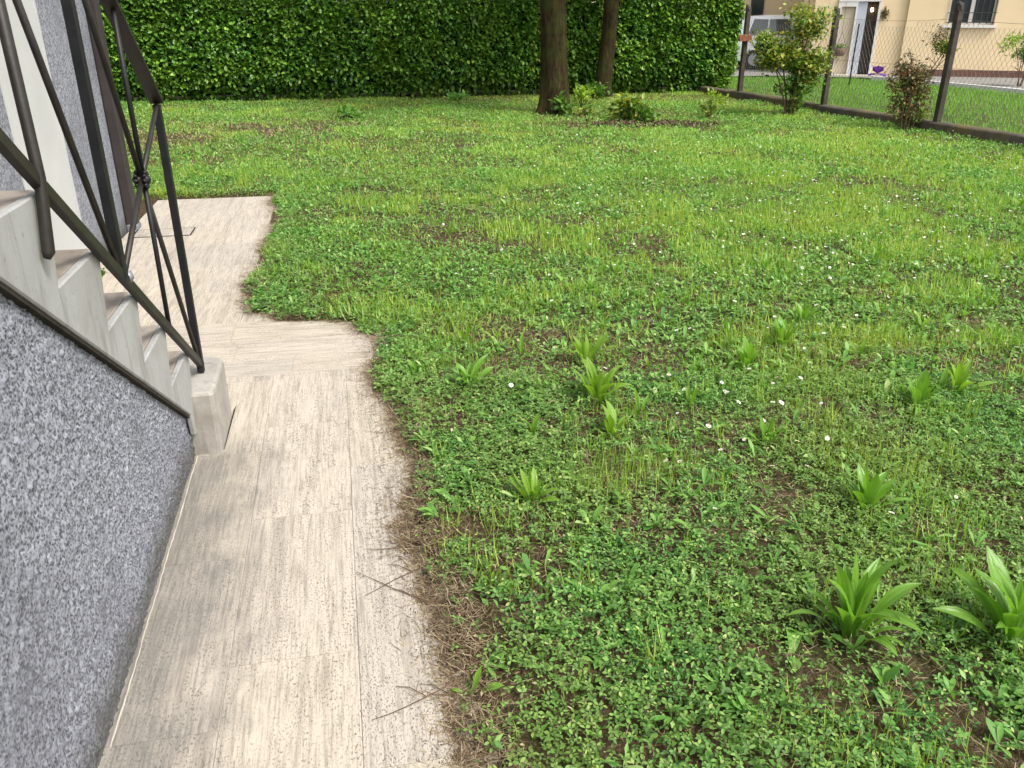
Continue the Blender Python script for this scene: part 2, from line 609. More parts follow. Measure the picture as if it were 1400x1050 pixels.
M['weed'] = leaf_mat('broad_weed_leaf', [(0., (0.085, 0.208, 0.020)), (.5, (0.133, 0.289, 0.028)), (1., (0.194, 0.359, 0.040))], .42, .38, spec=.45, ribs=3)
M['weed_y'] = leaf_mat('young_weed_leaf', [(0., (.11, .24, .02)), (.5, (.17, .31, .03)), (1., (.24, .37, .04))], .45, .42, spec=.4, ribs=3)
M['hedge'] = leaf_mat('laurel_leaf', [(0., (.034, .105, .014)), (.45, (.072, .190, .023)), (.8, (.125, .28, .031)), (.96, (.21, .38, .046)), (1., (.36, .50, .07))], .25, .38, (.20, .34, .04), 1.3, spec=.45)
M['hedge_sunlit'] = leaf_mat('sunlit_laurel_leaf', [(0., (.11, .21, .02)), (.5, (.17, .28, .025)), (1., (.25, .33, .04))], .4, .4)
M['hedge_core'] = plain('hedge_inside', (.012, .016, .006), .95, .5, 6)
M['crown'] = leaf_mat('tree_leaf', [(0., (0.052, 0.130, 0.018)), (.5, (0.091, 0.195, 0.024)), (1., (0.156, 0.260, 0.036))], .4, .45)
M['nandina'] = leaf_mat('shrub_leaf_yellow_green', [(0., (0.065, 0.130, 0.024)), (.35, (0.143, 0.221, 0.036)), (.75, (0.260, 0.312, 0.048)), (.93, (0.390, 0.390, 0.060)), (1., (0.468, 0.260, 0.060))], .35, .45)
M['nandina_red'] = leaf_mat('shrub_leaf_red_brown', [(0., (0.052, 0.066, 0.024)), (.35, (0.105, 0.112, 0.042)), (.7, (0.199, 0.132, 0.060)), (1., (0.304, 0.172, 0.078))], .25, .55)
M['lime'] = leaf_mat('lime_leaf', [(0., (.16, .27, .02)), (.5, (.25, .38, .03)), (1., (.36, .46, .06))], .4, .45)
M['concrete'] = plain('old_concrete', (.085, .075, .058), .95, .45, 7, 0, .2, .8, 30, .01)
M['moss_kerb'] = None
M['post'] = plain('weathered_post', (.060, .052, .042), .9, .4, 9, 0, .2, .5, 40, .006)
M['wire'] = plain('galvanised_wire', (.13, .125, .11), .6, .2, 5, .3)
M['render'] = plain('yellow_render', (.68, .535, .335), .9, .05, 1.2, 0, .2, .15, 50, .004)
M['render2'] = M['render']
M['white'] = plain('white_paint', (.62, .60, .57), .6, .05, 4)
M['bluegrey'] = plain('blue_grey_panel', (.42, .45, .50), .6, .08, 3)
M['cream'] = plain('cream_blind', (.50, .42, .31), .8, .06, 3)
M['dark_wood'] = plain('dark_wood_door', (.055, .036, .030), .5, .25, 6)
M['brown_plinth'] = plain('brown_plinth', (.13, .062, .045), .85, .2, 5)
M['paving'] = plain('grey_paving', (.19, .182, .172), .9, .15, 2.5, 0, .2, .3, 30, .004)
M['glass'] = plain('dark_glass', (.03, .04, .042), .08, .2, 2, 0, .6)
M['curtain'] = plain('net_curtain', (.22, .25, .23), .8, .4, 5)
M['iron_grille'] = plain('grille_iron', (.03, .03, .034), .5, .2, 9)
M['terracotta'] = plain('terracotta', (.20, .085, .045), .8, .25, 12)
M['pot'] = plain('brown_pot', (.14, .085, .062), .8, .2, 12)
M['orange'] = plain('rust_orange', (.13, .045, .022), .85, .4, 14, 0, .2)
M['purple'] = leaf_mat('purple_petal', [(0., (.09, .03, .26)), (.5, (.14, .045, .38)), (1., (.20, .08, .46))], .3, .5)
M['car_paint'] = plain('white_car_paint', (.80, .81, .82), .22, .02, 2, 0, .6)
M['car_glass'] = plain('car_glass', (.045, .06, .058), .06, .1, 2, 0, .7)
M['rubber'] = plain('rubber', (.014, .014, .014), .8, .2, 9)
M['rim'] = plain('alloy_rim', (.35, .36, .37), .35, .1, 9, .7)
M['lamp_red'] = plain('tail_lamp_red', (.30, .012, .01), .25, .1, 9)
M['petal'] = plain('daisy_petal', (.66, .66, .65), .7, .03, 9)
M['yolk'] = plain('daisy_eye', (.55, .36, .03), .7, .1, 9)
M['roof'] = plain('roof_tiles', (.24, .105, .06), .85, .2, 4)


def mat_kerb():
    m, nt, b, out = newmat('mossy_kerb')
    p = world_pos(nt)
    n = noise(nt, 5, p, 6, .65)
    c = ramp(nt, n, [(.3, (.035, .03, .022)), (.6, (.085, .07, .05))])
    c = mix(nt, ramp(nt, noise(nt, 2.2, p, 5, .65), [(.42, 0.), (.6, .8)]), c, (.11, .085, .028))
    nt.links.new(c, b.inputs['Base Color'])
    b.inputs['Roughness'].default_value = .95
    bump(nt, b, n, .8, .02)
    return m


M['moss_kerb'] = mat_kerb()

# ================================================================== SETTING
# ------------------------------------------------------------------ ground: one sheet to the horizon
def axis(parts):
    a = []
    for lo, hi, st in parts:
        a += list(np.arange(lo, hi - 1e-6, st))
    a.append(parts[-1][1])
    return np.array(a)


gx = axis([(-400, -40, 60), (-40, -12, 4), (-12, -3.4, .35), (-3.4, -1.7, .06), (-1.7, 1.2, .028), (1.2, 3.2, .06), (3.2, 9, .25), (9, 40, 3), (40, 400, 60)])
gy = axis([(-400, -40, 60), (-40, -4, 6), (-4, .6, .3), (.6, 5.4, .028), (5.4, 9.5, .06), (9.5, 22, .3), (22, 40, 3), (40, 400, 60)])
GX, GY = np.meshgrid(gx, gy)
GZ = ground_z(GX, GY)
inside = (np.abs(GX) < 40) & (GY > -20) & (GY < 40)
GZ = np.where(inside, GZ, 0.0)
h_ = (GX - KA[0]) * KN[0] + (GY - KA[1]) * KN[1]
nx, ny = len(gx), len(gy)
idx = np.arange(nx * ny).reshape(ny, nx)
F = np.stack([idx[:-1, :-1], idx[:-1, 1:], idx[1:, 1:], idx[1:, :-1]], -1).reshape(-1, 4)
g = obj('ground', mesh_np('ground', np.stack([GX, GY, GZ], -1).reshape(-1, 3), F, smooth=True), M['soil'])
g['kind'] = 'structure'

# ------------------------------------------------------------------ path of travertine slabs
path = empty('path', (A[0], A[1], 0), ANG)
path['kind'] = 'structure'
b = MB()
b.box((-.06, -3.2, -.06), (.93, 3.12, -.0025))
b.box((-1.10, 2.03, -.06), (-.061, 6.86, -.0028))
b.build('mortar_bed', M['grout'], path)


def slab(u0, u1, v0, v1, turn=False):
    g_ = .0003 + random.random() ** 2 * .0014
    du, dv = (u1 - u0) / 2 - g_, (v1 - v0) / 2 - g_
    m_ = MB()
    if turn:
        m_.box((-du, -dv, -.03), (du, dv, 0), 0, .0012)
    else:
        m_.box((-dv, -du, -.03), (dv, du, 0), 0, .0012)
    o = m_.build('slab', M['trav'], path)
    o.location = ((v0 + v1) / 2, (u0 + u1) / 2, random.uniform(0, .0012))
    o.rotation_euler = (random.uniform(-.0008, .0008), random.uniform(-.0008, .0008), (PI / 2 if turn else 0) + random.uniform(-.001, .001))
    return o


for v0, v1, off in ((-.05, .235, .065), (.235, .58, .285), (.58, .93, .60)):
    u = off - .725 * 4
    while u < 2.3:
        u1 = min(u + .725, 2.31)
        if u1 - u > .05 and u > -3.2:
            slab(u, u1, v0, v1)
        u += .725
for u0, u1 in ((2.31, 2.52), (2.52, 2.80), (2.80, 3.12)):
    v = -1.10 + random.uniform(-.4, 0)
    while v < .92:
        vv = min(v + .72, .93)
        lo = max(v, -1.10 if u0 > 2.0 else 0)
        if vv - lo > .06:
            slab(u0, u1, lo, vv, True)
        v += .72
slab(2.045, 2.31, -1.10, -.55, True); slab(2.045, 2.31, -.55, 0.0, True)
u = 3.12
row = 0
while u < 6.8:
    u1 = min(u + .62, 6.86)
    v = -1.10 - (.3 if row % 2 else 0)
    while v < (.15 if row == 0 else -.02):
        vv = min(v + .55, .22 if row == 0 else .06)
        lo = max(v, -1.10)
        if vv - lo > .06:
            slab(u, u1, lo, vv)
        v += .55
    u = u1; row += 1

cov = empty('inspection_cover', W(5.465, -.81, .0036), ANG)
b = MB(); b.box((-.215, -.12, -.002), (.215, .12, .0025), 0, .002)
o = b.build('cover_slab', M['trav'], cov)
b = MB()
for lo, hi in (((-.228, -.133, -.002), (.228, -.123, .0012)), ((-.228, .123, -.002), (.228, .133, .0012)), ((-.228, -.123, -.002), (-.218, .123, .0012)), ((.218, -.123, -.002), (.228, .123, .0012))):
    b.box(lo, hi)
b.build('cover_frame', M['dark_line'], cov)
tag(cov, 'small rectangular inspection cover set flush in the pale paving by the house corner', 'cover')

# ------------------------------------------------------------------ staircase
stair = empty('staircase', (A[0], A[1], 0), ANG)
tag(stair, 'outdoor staircase with pale marble steps above a grey roughcast side wall', 'staircase')
steps = [(1.61, .42), (1.32, .628), (1.035, .836), (.745, 1.044), (.45, 1.252), (.16, 1.46), (-.13, 1.668), (-.42, 1.876), (-.71, 2.084), (-1.0, 2.292), (-1.29, 2.50)]
SLOPE = .688
RAKE = .058


def under(u):                       # lower edge of the stringer
    return .161 + SLOPE * (1.54 - u)


# stringer: stepped pale face 8 mm proud of the render, cut in one profile
poly = [(1.48, under(1.48)), (1.503, .105), (1.552, .105)]
for i, (su, sz) in enumerate(steps):
    poly.append((su, sz + .002))
    nu = steps[i + 1][0] - RAKE if i + 1 < len(steps) else -3.2
    poly.append((nu, sz + .002))
poly.append((-3.2, under(-1.29) - .0))
poly.append((-1.29, under(-1.29)))
b = MB()
b.prism(poly, -.0215, .0)
st = b.build('stringer', M['marble'], stair)
bevel(st, .004, 1)
# flight: solid body of the stair behind the stringer
poly2 = [(1.60, -.02)] + [p for p in poly[3:-2]] + [(-3.2, -.02)]
b = MB()
b.prism([(a - .006 if i else a, z - .036) for i, (a, z) in enumerate(poly2)], -1.10, -.045)
b.build('flight', M['marble'], stair)
for i, (su, sz) in enumerate(steps):
    back = steps[i + 1][0] - RAKE if i + 1 < len(steps) else -3.2
    b = MB()
    b.box((-1.095, back - .02, sz - .031), (-.022, su + .004, sz))
    t = b.build('tread', M['tread'], stair)
    bevel(t, .006, 2)
    b = MB()
    low = steps[i - 1][1] if i else .268
    b.prism([(su - RAKE - .012, low + .001), (su - RAKE + .003, low + .001), (su + .002, sz - .0325), (su - .014, sz - .0325)], -1.094, -.046)
    b.build('riser', M['marble'], stair)
plan = [(-1.09, 1.535), (.066, 1.535), (.076, 1.539), (.082, 1.549)]
for k in range(7):
    a_ = R(15 * k)
    plan.append((.082 - .07 + .07 * math.cos(a_), 1.875 + .07 * math.sin(a_)))
plan.append((-1.09, 1.945))
b = MB()
n_ = len(plan)
lv = [(-.03, 0), (.252, 0), (.261, .004), (.266, .013)]
vs = []
cx_, cy_ = -.5, 1.74
for z_, ins in lv:
    for x_, y_ in plan:
        vs.append((x_ - (ins if x_ > -.5 else 0), y_ + (ins if y_ < 1.74 else -ins), z_ + .004 * (vnoise(x_ * 30, y_ * 30) - .5) * (z_ > 0)))
fs = [tuple(range(n_ - 1, -1, -1)), tuple(range(3 * n_, 4 * n_))]
for q in range(3):
    fs += [(q * n_ + k, q * n_ + (k + 1) % n_, (q + 1) * n_ + (k + 1) % n_, (q + 1) * n_ + k) for k in range(n_)]
b.add(vs, fs)
b.build('first_step', M['block'], stair)
b = MB()
b.add([(.083, 1.56, .0012), (.083, 1.93, .0012), (.092, 1.99, .0012), (.086, 1.56, .0012)], [(3, 2, 1, 0)])
b.build('joint', M['dark_line'], stair)
# dark strip standing in for the shadow gap below the stringer
b = MB()
b.prism([(1.48, under(1.48) - .001), (-1.29, under(-1.29) - .001), (-1.29, under(-1.29) - .011), (1.475, under(1.48) - .010)], -.06, -.007)
b.build('shadow_gap_strip', M['dark_line'], stair)
# roughcast side wall with real relief
us = np.concatenate([np.arange(-3.2, -.8, .06), np.arange(-.8, 1.545, .0055)])
ts = np.linspace(0, 1, 190)
UU, TT = np.meshgrid(us, ts)
ZT = np.where(UU > -1.29, np.minimum(under(UU) - .006, .195 + (1.48 - UU) * 30), under(-1.29) - .006)
ZT = np.maximum(ZT, .11)
ZZ = -.03 + TT * (ZT + .03)
rel = .008 * fbm(UU * 75, ZZ * 75, 3) + .005 * (vnoise(UU * 150, ZZ * 150) > .62) * vnoise(UU * 90 + 7, ZZ * 90)
VV = -.029 + rel + .004 * (fbm(UU * 4, ZZ * 4, 2) - .5)
n1, n2 = len(ts), len(us)
idx = np.arange(n1 * n2).reshape(n1, n2)
F = np.stack([idx[:-1, :-1], idx[:-1, 1:], idx[1:, 1:], idx[1:, :-1]], -1).reshape(-1, 4)
o = obj('side_wall', mesh_np('side_wall', np.stack([VV, UU, ZZ], -1).reshape(-1, 3), F, smooth=True), M['rough'], stair)
# thin lime line where wall meets paving
b = MB()
us_ = np.arange(-1.0, 1.53, .02)
pts = [(-.014 + .006 * (float(fbm(np.array(u_ * 6), np.array(3.3), 3)) - .5) + .002 * random.random(), u_, -.001) for u_ in us_]
b.tube(pts, [.0022 + .0045 * max(0, float(fbm(np.array(u_ * 9), np.array(8.8), 3)) - .3) for u_ in us_], 5)
b.build('mortar_fillet', M['grout'], stair)

# ------------------------------------------------------------------ railing
rail = empty('stair_railing', W(1.77, .012, .27), ANG)
tag(rail, 'black iron stair railing with crossed bars and a rosette, on the marble steps', 'railing')
RV = .022


def rp(u_, z_, dv=0):
    return (dv, u_ - 1.77, z_ - .27)


def zb(u_): return .292 + .7115 * (1.757 - u_)
def zh(u_): return 1.352 + .7115 * (1.70 - u_)


def flatbar(name, p, q, wdt, thk, mat, updir=(1, 0, 0)):
    """rectangular bar from p to q: thk along x (away from the house), wdt across"""
    P, Q = Vector(p), Vector(q)
    t = (Q - P).normalized(); x = Vector((1, 0, 0)); y = t.cross(x).normalized()
    vs = []
    for c in (P, Q):
        for sx, sy in ((-1, -1), (1, -1), (1, 1), (-1, 1)):
            vs.append(c + x * sx * thk / 2 + y * sy * wdt / 2)
    m_ = MB()
    m_.add(vs, [(3, 2, 1, 0), (4, 5, 6, 7), (0, 1, 5, 4), (1, 2, 6, 5), (2, 3, 7, 6), (3, 0, 4, 7)])
    o_ = m_.build(name, mat, rail)
    bevel(o_, .002, 1)
    return o_


def rod(name, p, q, r, mat, knuckle=False):
    P, Q = Vector(p), Vector(q)
    m_ = MB()
    m_.tube([P, P.lerp(Q, .5), Q], r, 8)
    o_ = m_.build(name, mat, rail, smooth=True)
    return o_


flatbar('bottom_rail', rp(1.775, .285), rp(-1.2, zb(-1.2)), .030, .020, M['iron2'])
flatbar('handrail', rp(1.748, zh(1.748)), rp(-1.2, zh(-1.2)), .014, .046, M['iron2'])
posts = [1.745, .868, .0, -.865]
flatbar('post', rp(1.745, .272), rp(1.735, zh(1.745) - .008), .030, .026, M['iron'])
for pu in posts[1:]:
    flatbar('post', rp(pu, zb(pu) + .0), rp(pu, zh(pu) - .008), .032, .026, M['iron'])
# support legs bolted to the stringer's face
for lu in (.372, -.495):
    m_ = MB()
    m_.tube([rp(lu - .01, zh(lu) - .02, .004), rp(lu, zb(lu) + .01, .006), rp(lu - .055, zb(lu) - .135, .008), rp(lu - .060, zb(lu) - .147, .004)], [.012, .012, .013, .007], 8)
    o_ = m_.build('support_leg', M['iron2'], rail, smooth=True)
for a_, c_ in zip(posts[:-1], posts[1:]):
    mu_ = (a_ + c_) / 2
    zc = (zb(mu_) + zh(mu_)) / 2
    cpt = rp(mu_, zc)
    rod('bar', rp(a_ - .012, zh(a_ - .012) - .02), cpt, .0085, M['iron2'])
    rod('bar', rp(c_ + .02, zb(c_ + .02) + .018), cpt, .0085, M['iron2'])
    rod('bar', rp(c_ + .016, zh(c_ + .016) - .02), cpt, .0085, M['iron2'])
    rod('bar', rp(a_ - .022, zb(a_ - .022) + .018), cpt, .0085, M['iron2'])
    if mu_ > .9:
        rod('bar', rp(mu_ + .005, zh(mu_ + .005) - .012, .004), rp(mu_, zc, .006), .008, M['iron'])
        rod('bar', rp(mu_, zc, .006), rp(mu_, zb(mu_) + .012, .004), .008, M['iron'])
    # rosette: two rings of cast petals round a boss
    m_ = MB()
    for s_ in (-1, 1):
        for k in range(10):
            th = 2 * PI * k / 10
            for rr, ln in ((.013, .010),):
                c0 = Vector(cpt) + Vector((s_ * .010, math.cos(th) * .017, math.sin(th) * .017))
                c1 = Vector(cpt) + Vector((s_ * .016, math.cos(th) * .030, math.sin(th) * .030))
                m_.tube([c0, c0.lerp(c1, .6), c1], [.004, .0075, .003], 6)
        m_.tube([Vector(cpt), Vector(cpt) + Vector((s_ * .022, 0, 0)), Vector(cpt) + Vector((s_ * .028, 0, 0))], [.020, .014, .004], 10)
    m_.build('rosette', M['iron'], rail, smooth=True)
# weld at the foot of the X bars
m_ = MB()
q0 = Vector(rp(.915, zb(.915) + .022, .004))
m_.tube([q0 + Vector((0, .006, .018)), q0, q0 - Vector((0, .006, .014))], [.009, .015, .008], 8)
m_.build('weld', M['zinc'], rail, smooth=True)

# ------------------------------------------------------------------ our house: wall, door, downpipe
house = empty('house_wall', (A[0], A[1], 0), ANG)
tag(house, 'tall grey roughcast house wall rising behind the marble stairs', 'wall')
b = MB()
HV = -1.12
D0, D1, DT = 3.60, 4.48, 2.35
b.box((-1.45, -4.0, -.05), (HV, D0, 6.2))
b.box((-1.45, D1, -.05), (HV, 5.71, 6.2))
b.box((-1.45, D0, DT), (HV, D1, 6.2))
b.build('roughcast_wall', M['rough2'], house)
b = MB()
b.box((-9.0, 5.41, -.05), (-1.451, 5.705, 6.2))
b.build('end_wall', M['rough2'], house)
b = MB()
b.box((-9, -4.2, 6.21), (-.55, 6.0, 6.38))
b.build('eaves', M['brown'], house)
dr = empty('house_door', W((D0 + D1) / 2, -1.16, 0.0), ANG)
tag(dr, 'plain white door set in the grey roughcast wall behind the railing', 'door')
hw = (D1 - D0) / 2 - .004
b = MB(); b.box((-.10, -hw, -.02), (.055, hw, .145)); b.build('door_sill', M['stone_sill'], dr)
b = MB(); b.box((-.04, -hw + .035, .15), (.040, hw - .035, DT - .04)); b.build('door_leaf', M['white_door'], dr)
b = MB()
b.box((-.06, -hw, .147), (.045, -hw + .033, DT - .004)); b.box((-.06, hw - .033, .147), (.045, hw, DT - .004)); b.box((-.06, -hw + .0335, DT - .038), (.045, hw - .0335, DT - .004))
b.build('door_frame', M['white_door'], dr)

pipe = empty('downpipe', W(5.66, -1.075, 0), ANG)
tag(pipe, 'dark brown square downpipe on the corner of the roughcast house wall', 'pipe')
b = MB(); b.box((-.043, -.058, .03), (.042, .058, 6.15)); o = b.build('pipe', M['brown'], pipe); bevel(o, .012, 2)
b = MB(); b.box((-.0445, -.063, -.02), (.048, .063, .05)); o = b.build('shoe', M['zinc'], pipe); bevel(o, .01, 2)
for zz in (1.9, 4.0):
    b = MB(); b.box((-.0443, -.061, zz), (.045, .061, zz + .03)); b.build('bracket', M['iron'], pipe)

# ------------------------------------------------------------------ hedge
hedge = empty('laurel_hedge', (float((HA[0] + HB[0]) / 2), float((HA[1] + HB[1]) / 2), 0), math.atan2(HD[1], HD[0]))
tag(hedge, 'long clipped dark green laurel hedge across the end of the lawn', 'hedge')
HL = float(np.linalg.norm(HB - HA))
HH = 2.02


def hedge_surf(n):
    """points and outward directions on the hedge's clipped faces; local x along, -y to the camera"""
    r = rng.random(n)
    s = rng.random(n) * (HL + .3) - HL / 2
    z = rng.random(n) ** .9 * HH
    P = np.zeros((n, 3)); D = np.zeros((n, 3))
    front = r < .69
    top = (r >= .69) & (r < .82)
    end = r >= .82
    bul = .26 * (fbm(s * .55 + 4, z * .7, 3) - .5) + .20 * (fbm(s * 2.4, z * 2.4 + 3, 3) - .5)
    # lower edge is tucked in
    tuck = .22 * (1 - sstep(.0, .5, z))
    P[front] = np.stack([s, -bul - .12 + tuck, z + .05], -1)[front]
    D[front] = (0, -1, .35)
    P[top] = np.stack([s, rng.random(n) * 1.3 - .12, HH + .1 * fbm(s * 1.5, z * 3, 2) + 0 * z], -1)[top]
    D[top] = (0, -.25, 1)
    yy = rng.random(n) * 1.35 - .15
    rnd = .30 * (1 - np.abs(yy - .5) / .7)
    P[end] = np.stack([HL / 2 + .12 + rnd + bul * .8 - tuck, yy, z + .05], -1)[end]
    D[end] = (1, -.2, .3)
    return P, D, front


nH = 68000
P, D, fr = hedge_surf(nH)
depth = rng.random(nH) ** 1.6 * .26
P -= D / np.linalg.norm(D, axis=1, keepdims=True) * depth[:, None]
yaw = np.arctan2(D[:, 0], -D[:, 1]) + rng.normal(0, .75, nH) + PI
tilt = rng.normal(-.15, .55, nH)
top = D[:, 2] > .9
tilt[top] = rng.normal(.5, .4, nH)[top]
ln = rng.uniform(.075, .13, nH)
T, TF = leaf_tpl('oval')
V1 = scatter(T, TF, P, yaw, tilt, ln, roll=rng.normal(0, .5, nH))
o = obj('foliage', mesh_np('hedge_foliage', *V1), M['hedge'], hedge)
o['kind'] = 'stuff'
# paler leaves, mostly on the top and upper face, sunlight put into their colour
nS = 2600
P, D, fr = hedge_surf(nS * 4)
keep = (rng.random(len(P)) < (.02 + .98 * sstep(1.78, 2.02, P[:, 2])))
keep &= (rng.random(len(P)) < .25 + .75 * (P[:, 0] > -1))
P, D = P[keep][:nS], D[keep][:nS]
P = P + D / np.linalg.norm(D, axis=1, keepdims=True) * .03
n_ = len(P)
V1 = scatter(T, TF, P, rng.uniform(0, 2 * PI, n_), rng.normal(.5, .4, n_), rng.uniform(.06, .10, n_), roll=rng.normal(0, .4, n_))
o = obj('sunlit_leaves', mesh_np('hedge_sunlit_top', *V1), M['hedge_sunlit'], hedge)
o['kind'] = 'stuff'
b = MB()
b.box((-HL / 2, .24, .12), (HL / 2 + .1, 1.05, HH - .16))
b.build('dark_core', M['hedge_core'], hedge)  # near black box stops views through the hedge, inner shade painted as its colour
b = MB()
for k in range(46):
    x_ = -HL / 2 + .2 + k * (HL - .2) / 45 + random.uniform(-.1, .1)
    y_ = random.uniform(.1, .35)
    b.tube([(x_, y_, -.05), (x_ + random.uniform(-.05, .05), y_ + .05, .4), (x_ + random.uniform(-.15, .15), y_ + .1, 1.0)], [.022, .018, .012], 6)
b.build('stems', M['bark'], hedge)

# ------------------------------------------------------------------ trees
def tree(name, label, x, y, r0, r1, lean, hgt, seed):
    rs = random.Random(seed); rn = np.random.default_rng(seed)
    t = empty(name, (x, y, 0))
    tag(t, label, 'tree')
    # trunk: ring mesh with flutes and flare
    zs = np.concatenate([np.linspace(-.08, .6, 12), np.linspace(.75, hgt * .45, 14)])
    n = 28
    th = np.arange(n) / n * 2 * PI
    V = []
    for z in zs:
        fl = r0 * (.45 * math.exp(-max(z, 0) / .22))
        r = r1 + (r0 - r1) * math.exp(-max(z, 0) / 1.1) + fl * (.55 + .45 * np.cos(th * 5 + seed))
        r = r * (1 + .07 * (fbm(th * 3 + seed, np.full(n, z * 1.5), 3) - .5) + .03 * np.sin(th * 9 + z * 2))
        cx, cy = lean[0] * z + .02 * math.sin(z * 2 + seed), lean[1] * z
        V.append(np.stack([cx + r * np.cos(th), cy + r * np.sin(th), np.full(n, z)], -1))
    V = np.concatenate(V)
    F = []
    for i in range(len(zs) - 1):
        for k in range(n):
            F.append((i * n + k, i * n + (k + 1) % n, (i + 1) * n + (k + 1) % n, (i + 1) * n + k))
    obj('trunk', mesh_np('trunk', V, F, smooth=True), M['bark'], t)
    tipz = zs[-1]
    tip = Vector((lean[0] * tipz, lean[1] * tipz, tipz))
    b = MB(); ends = []
    for k in range(7):
        a = k * 2.4 + seed; l = rs.uniform(1.2, 2.0)
        p0 = tip - Vector((0, 0, rs.uniform(0, .5)))
        p1 = p0 + Vector((math.cos(a) * l * .5, math.sin(a) * l * .5, l * .7))
        p2 = p1 + Vector((math.cos(a + .3) * l * .6, math.sin(a + .3) * l * .6, l * .6))
        b.tube([p0, p1, p2], [r1 * .55, r1 * .32, r1 * .12], 7)
        ends += [p1, p2, p1.lerp(p2, .5)]
        for j in range(2):
            q = p1 + Vector((rs.uniform(-1, 1), rs.uniform(-1, 1), rs.uniform(.2, 1)))
            b.tube([p1, q], [r1 * .2, r1 * .05], 5); ends.append(q)
    b.build('limb', M['bark'], t)
    C = np.array([list(e) for e in ends])
    nL = 5200
    ci = rn.integers(0, len(C), nL)
    P = C[ci] + rn.normal(0, .42, (nL, 3)) * (1, 1, .8)
    P = P[P[:, 2] > 2.9]; nL = len(P)
    T, TF = leaf_tpl('oval')
    V1 = scatter(T, TF, P, rn.uniform(0, 2 * PI, nL), rn.normal(-.2, .5, nL), rn.uniform(.10, .17, nL), roll=rn.normal(0, .5, nL))
    o = obj('crown', mesh_np('crown', *V1), M['crown'], t)
    o['kind'] = 'stuff'
    return t


tree('garden_tree', 'stout mossy tree trunk standing on the lawn in front of the hedge', 0.72, 15.35, .262, .208, (-.002, 0), 8, 1)
tree('garden_tree', 'slimmer tree trunk close against the hedge face', 1.95, 18.75, .175, .15, (.045, 0), 7, 5)

# ------------------------------------------------------------------ kerb wall and chain-link fence
KL = float(np.linalg.norm(KB - KA))
KANG = math.atan2(KD[1], KD[0])
ke = empty('kerb_wall', (KA[0], KA[1], 0), KANG)     # local x along, our lawn at -y or +y
side = 1 if (-math.sin(KANG) * KN[0] + math.cos(KANG) * KN[1]) > 0 else -1
tag(ke, 'low mossy concrete kerb wall under the wire fence', 'kerb')
xs = np.arange(0, KL, .16); prof = [(.0, -.15), (.0, .13), (.02, .155), (.17, .16), (.20, .14), (.20, -.15)]
V = []
for x_ in xs:
    for a_, z_ in prof:
        j = (vnoise(x_ * 2.3 + a_ * 9, z_ * 7) - .5) * .025
        V.append((x_, -side * (a_ + j), z_ + (j if z_ > 0 else 0)))
V = np.array(V); m_ = len(prof); F = []
for i in range(len(xs) - 1):
    for k in range(m_ - 1):
        F.append((i * m_ + k, i * m_ + k + 1, (i + 1) * m_ + k + 1, (i + 1) * m_ + k))
obj('kerb', mesh_np('kerb', V, F), M['moss_kerb'], ke)

fence = empty('chain_link_fence', (KA[0], KA[1], .15), KANG)
tag(fence, 'chain link wire fence with dark weathered posts on the low kerb wall', 'fence')
FY = -side * .10
ppos = [(4.80, 18.35), (5.56, 15.55), (6.25, 12.85), (7.03, 10.05), (7.75, 7.5)]
pl = []
for i, (px_, py_) in enumerate(ppos):
    s_ = (px_ - KA[0]) * KD[0] + (py_ - KA[1]) * KD[1]
    ph = [1.60, 1.53, 1.58, 1.56, 1.56][i]
    m_ = MB()
    m_.box((-.045, -.045, -.05), (.045, .045, ph - .05))
    o_ = m_.build('post', M['post'], fence)
    bevel(o_, .012, 2)
    o_.location = (s_, FY, 0)
    o_.rotation_euler = (random.uniform(-.012, .012), random.uniform(-.02, .02), 0)
    m_ = MB()
    m_.tube([(0, 0, ph - .0505), (0, side * .01, ph + .015), (0, side * .05, ph + .05)], [.058, .055, .025], 8)
    c_ = m_.build('cap', M['post'], o_)
    pl.append((s_, ph))
# wires
FH = 1.42


def wtop(s_):                       # top edge sags between posts
    k = min(range(len(pl) - 1), key=lambda i: abs((pl[i][0] + pl[i + 1][0]) / 2 - s_))
    a_, c_ = pl[k][0], pl[k + 1][0]
    t_ = min(max((s_ - a_) / (c_ - a_), 0), 1)
    return FH - .10 * 4 * t_ * (1 - t_) * (.4 if k == 1 else .7)


b = MB()
pitch = .085
r_ = .0021
s0, s1 = pl[0][0] - .12, pl[-1][0]
npn = int((s1 - s0) / pitch)
for d_ in (-1, 1):
    for k in range(-20, npn + 20):
        sb = s0 + k * pitch
        pts = []
        nz = 17
        for j in range(nz + 1):
            z_ = .03 + (FH + .02) * j / nz
            ss = sb + d_ * (z_ - .03) * .62
            if s0 <= ss <= s1 and z_ <= wtop(ss):
                pts.append((ss, FY - side * .052 + .006 * math.sin(ss * 5 + z_ * 3), z_))
        if len(pts) > 1:
            b.tube([pts[0], pts[-1]] if len(pts) < 4 else [pts[0], pts[len(pts) // 2], pts[-1]], r_, 3, cap=False)
o_ = b.build('wire_mesh', M['wire'], fence)
o_['kind'] = 'stuff'
for zz in (.1, .75, None):
    pts = [(s_, FY - side * .057, (zz if zz else wtop(s_))) for s_ in np.arange(s0, s1, .25)]
    m_ = MB(); m_.tube(pts, .0028, 4, cap=False)
    m_.build('tension_wire', M['wire'], fence)

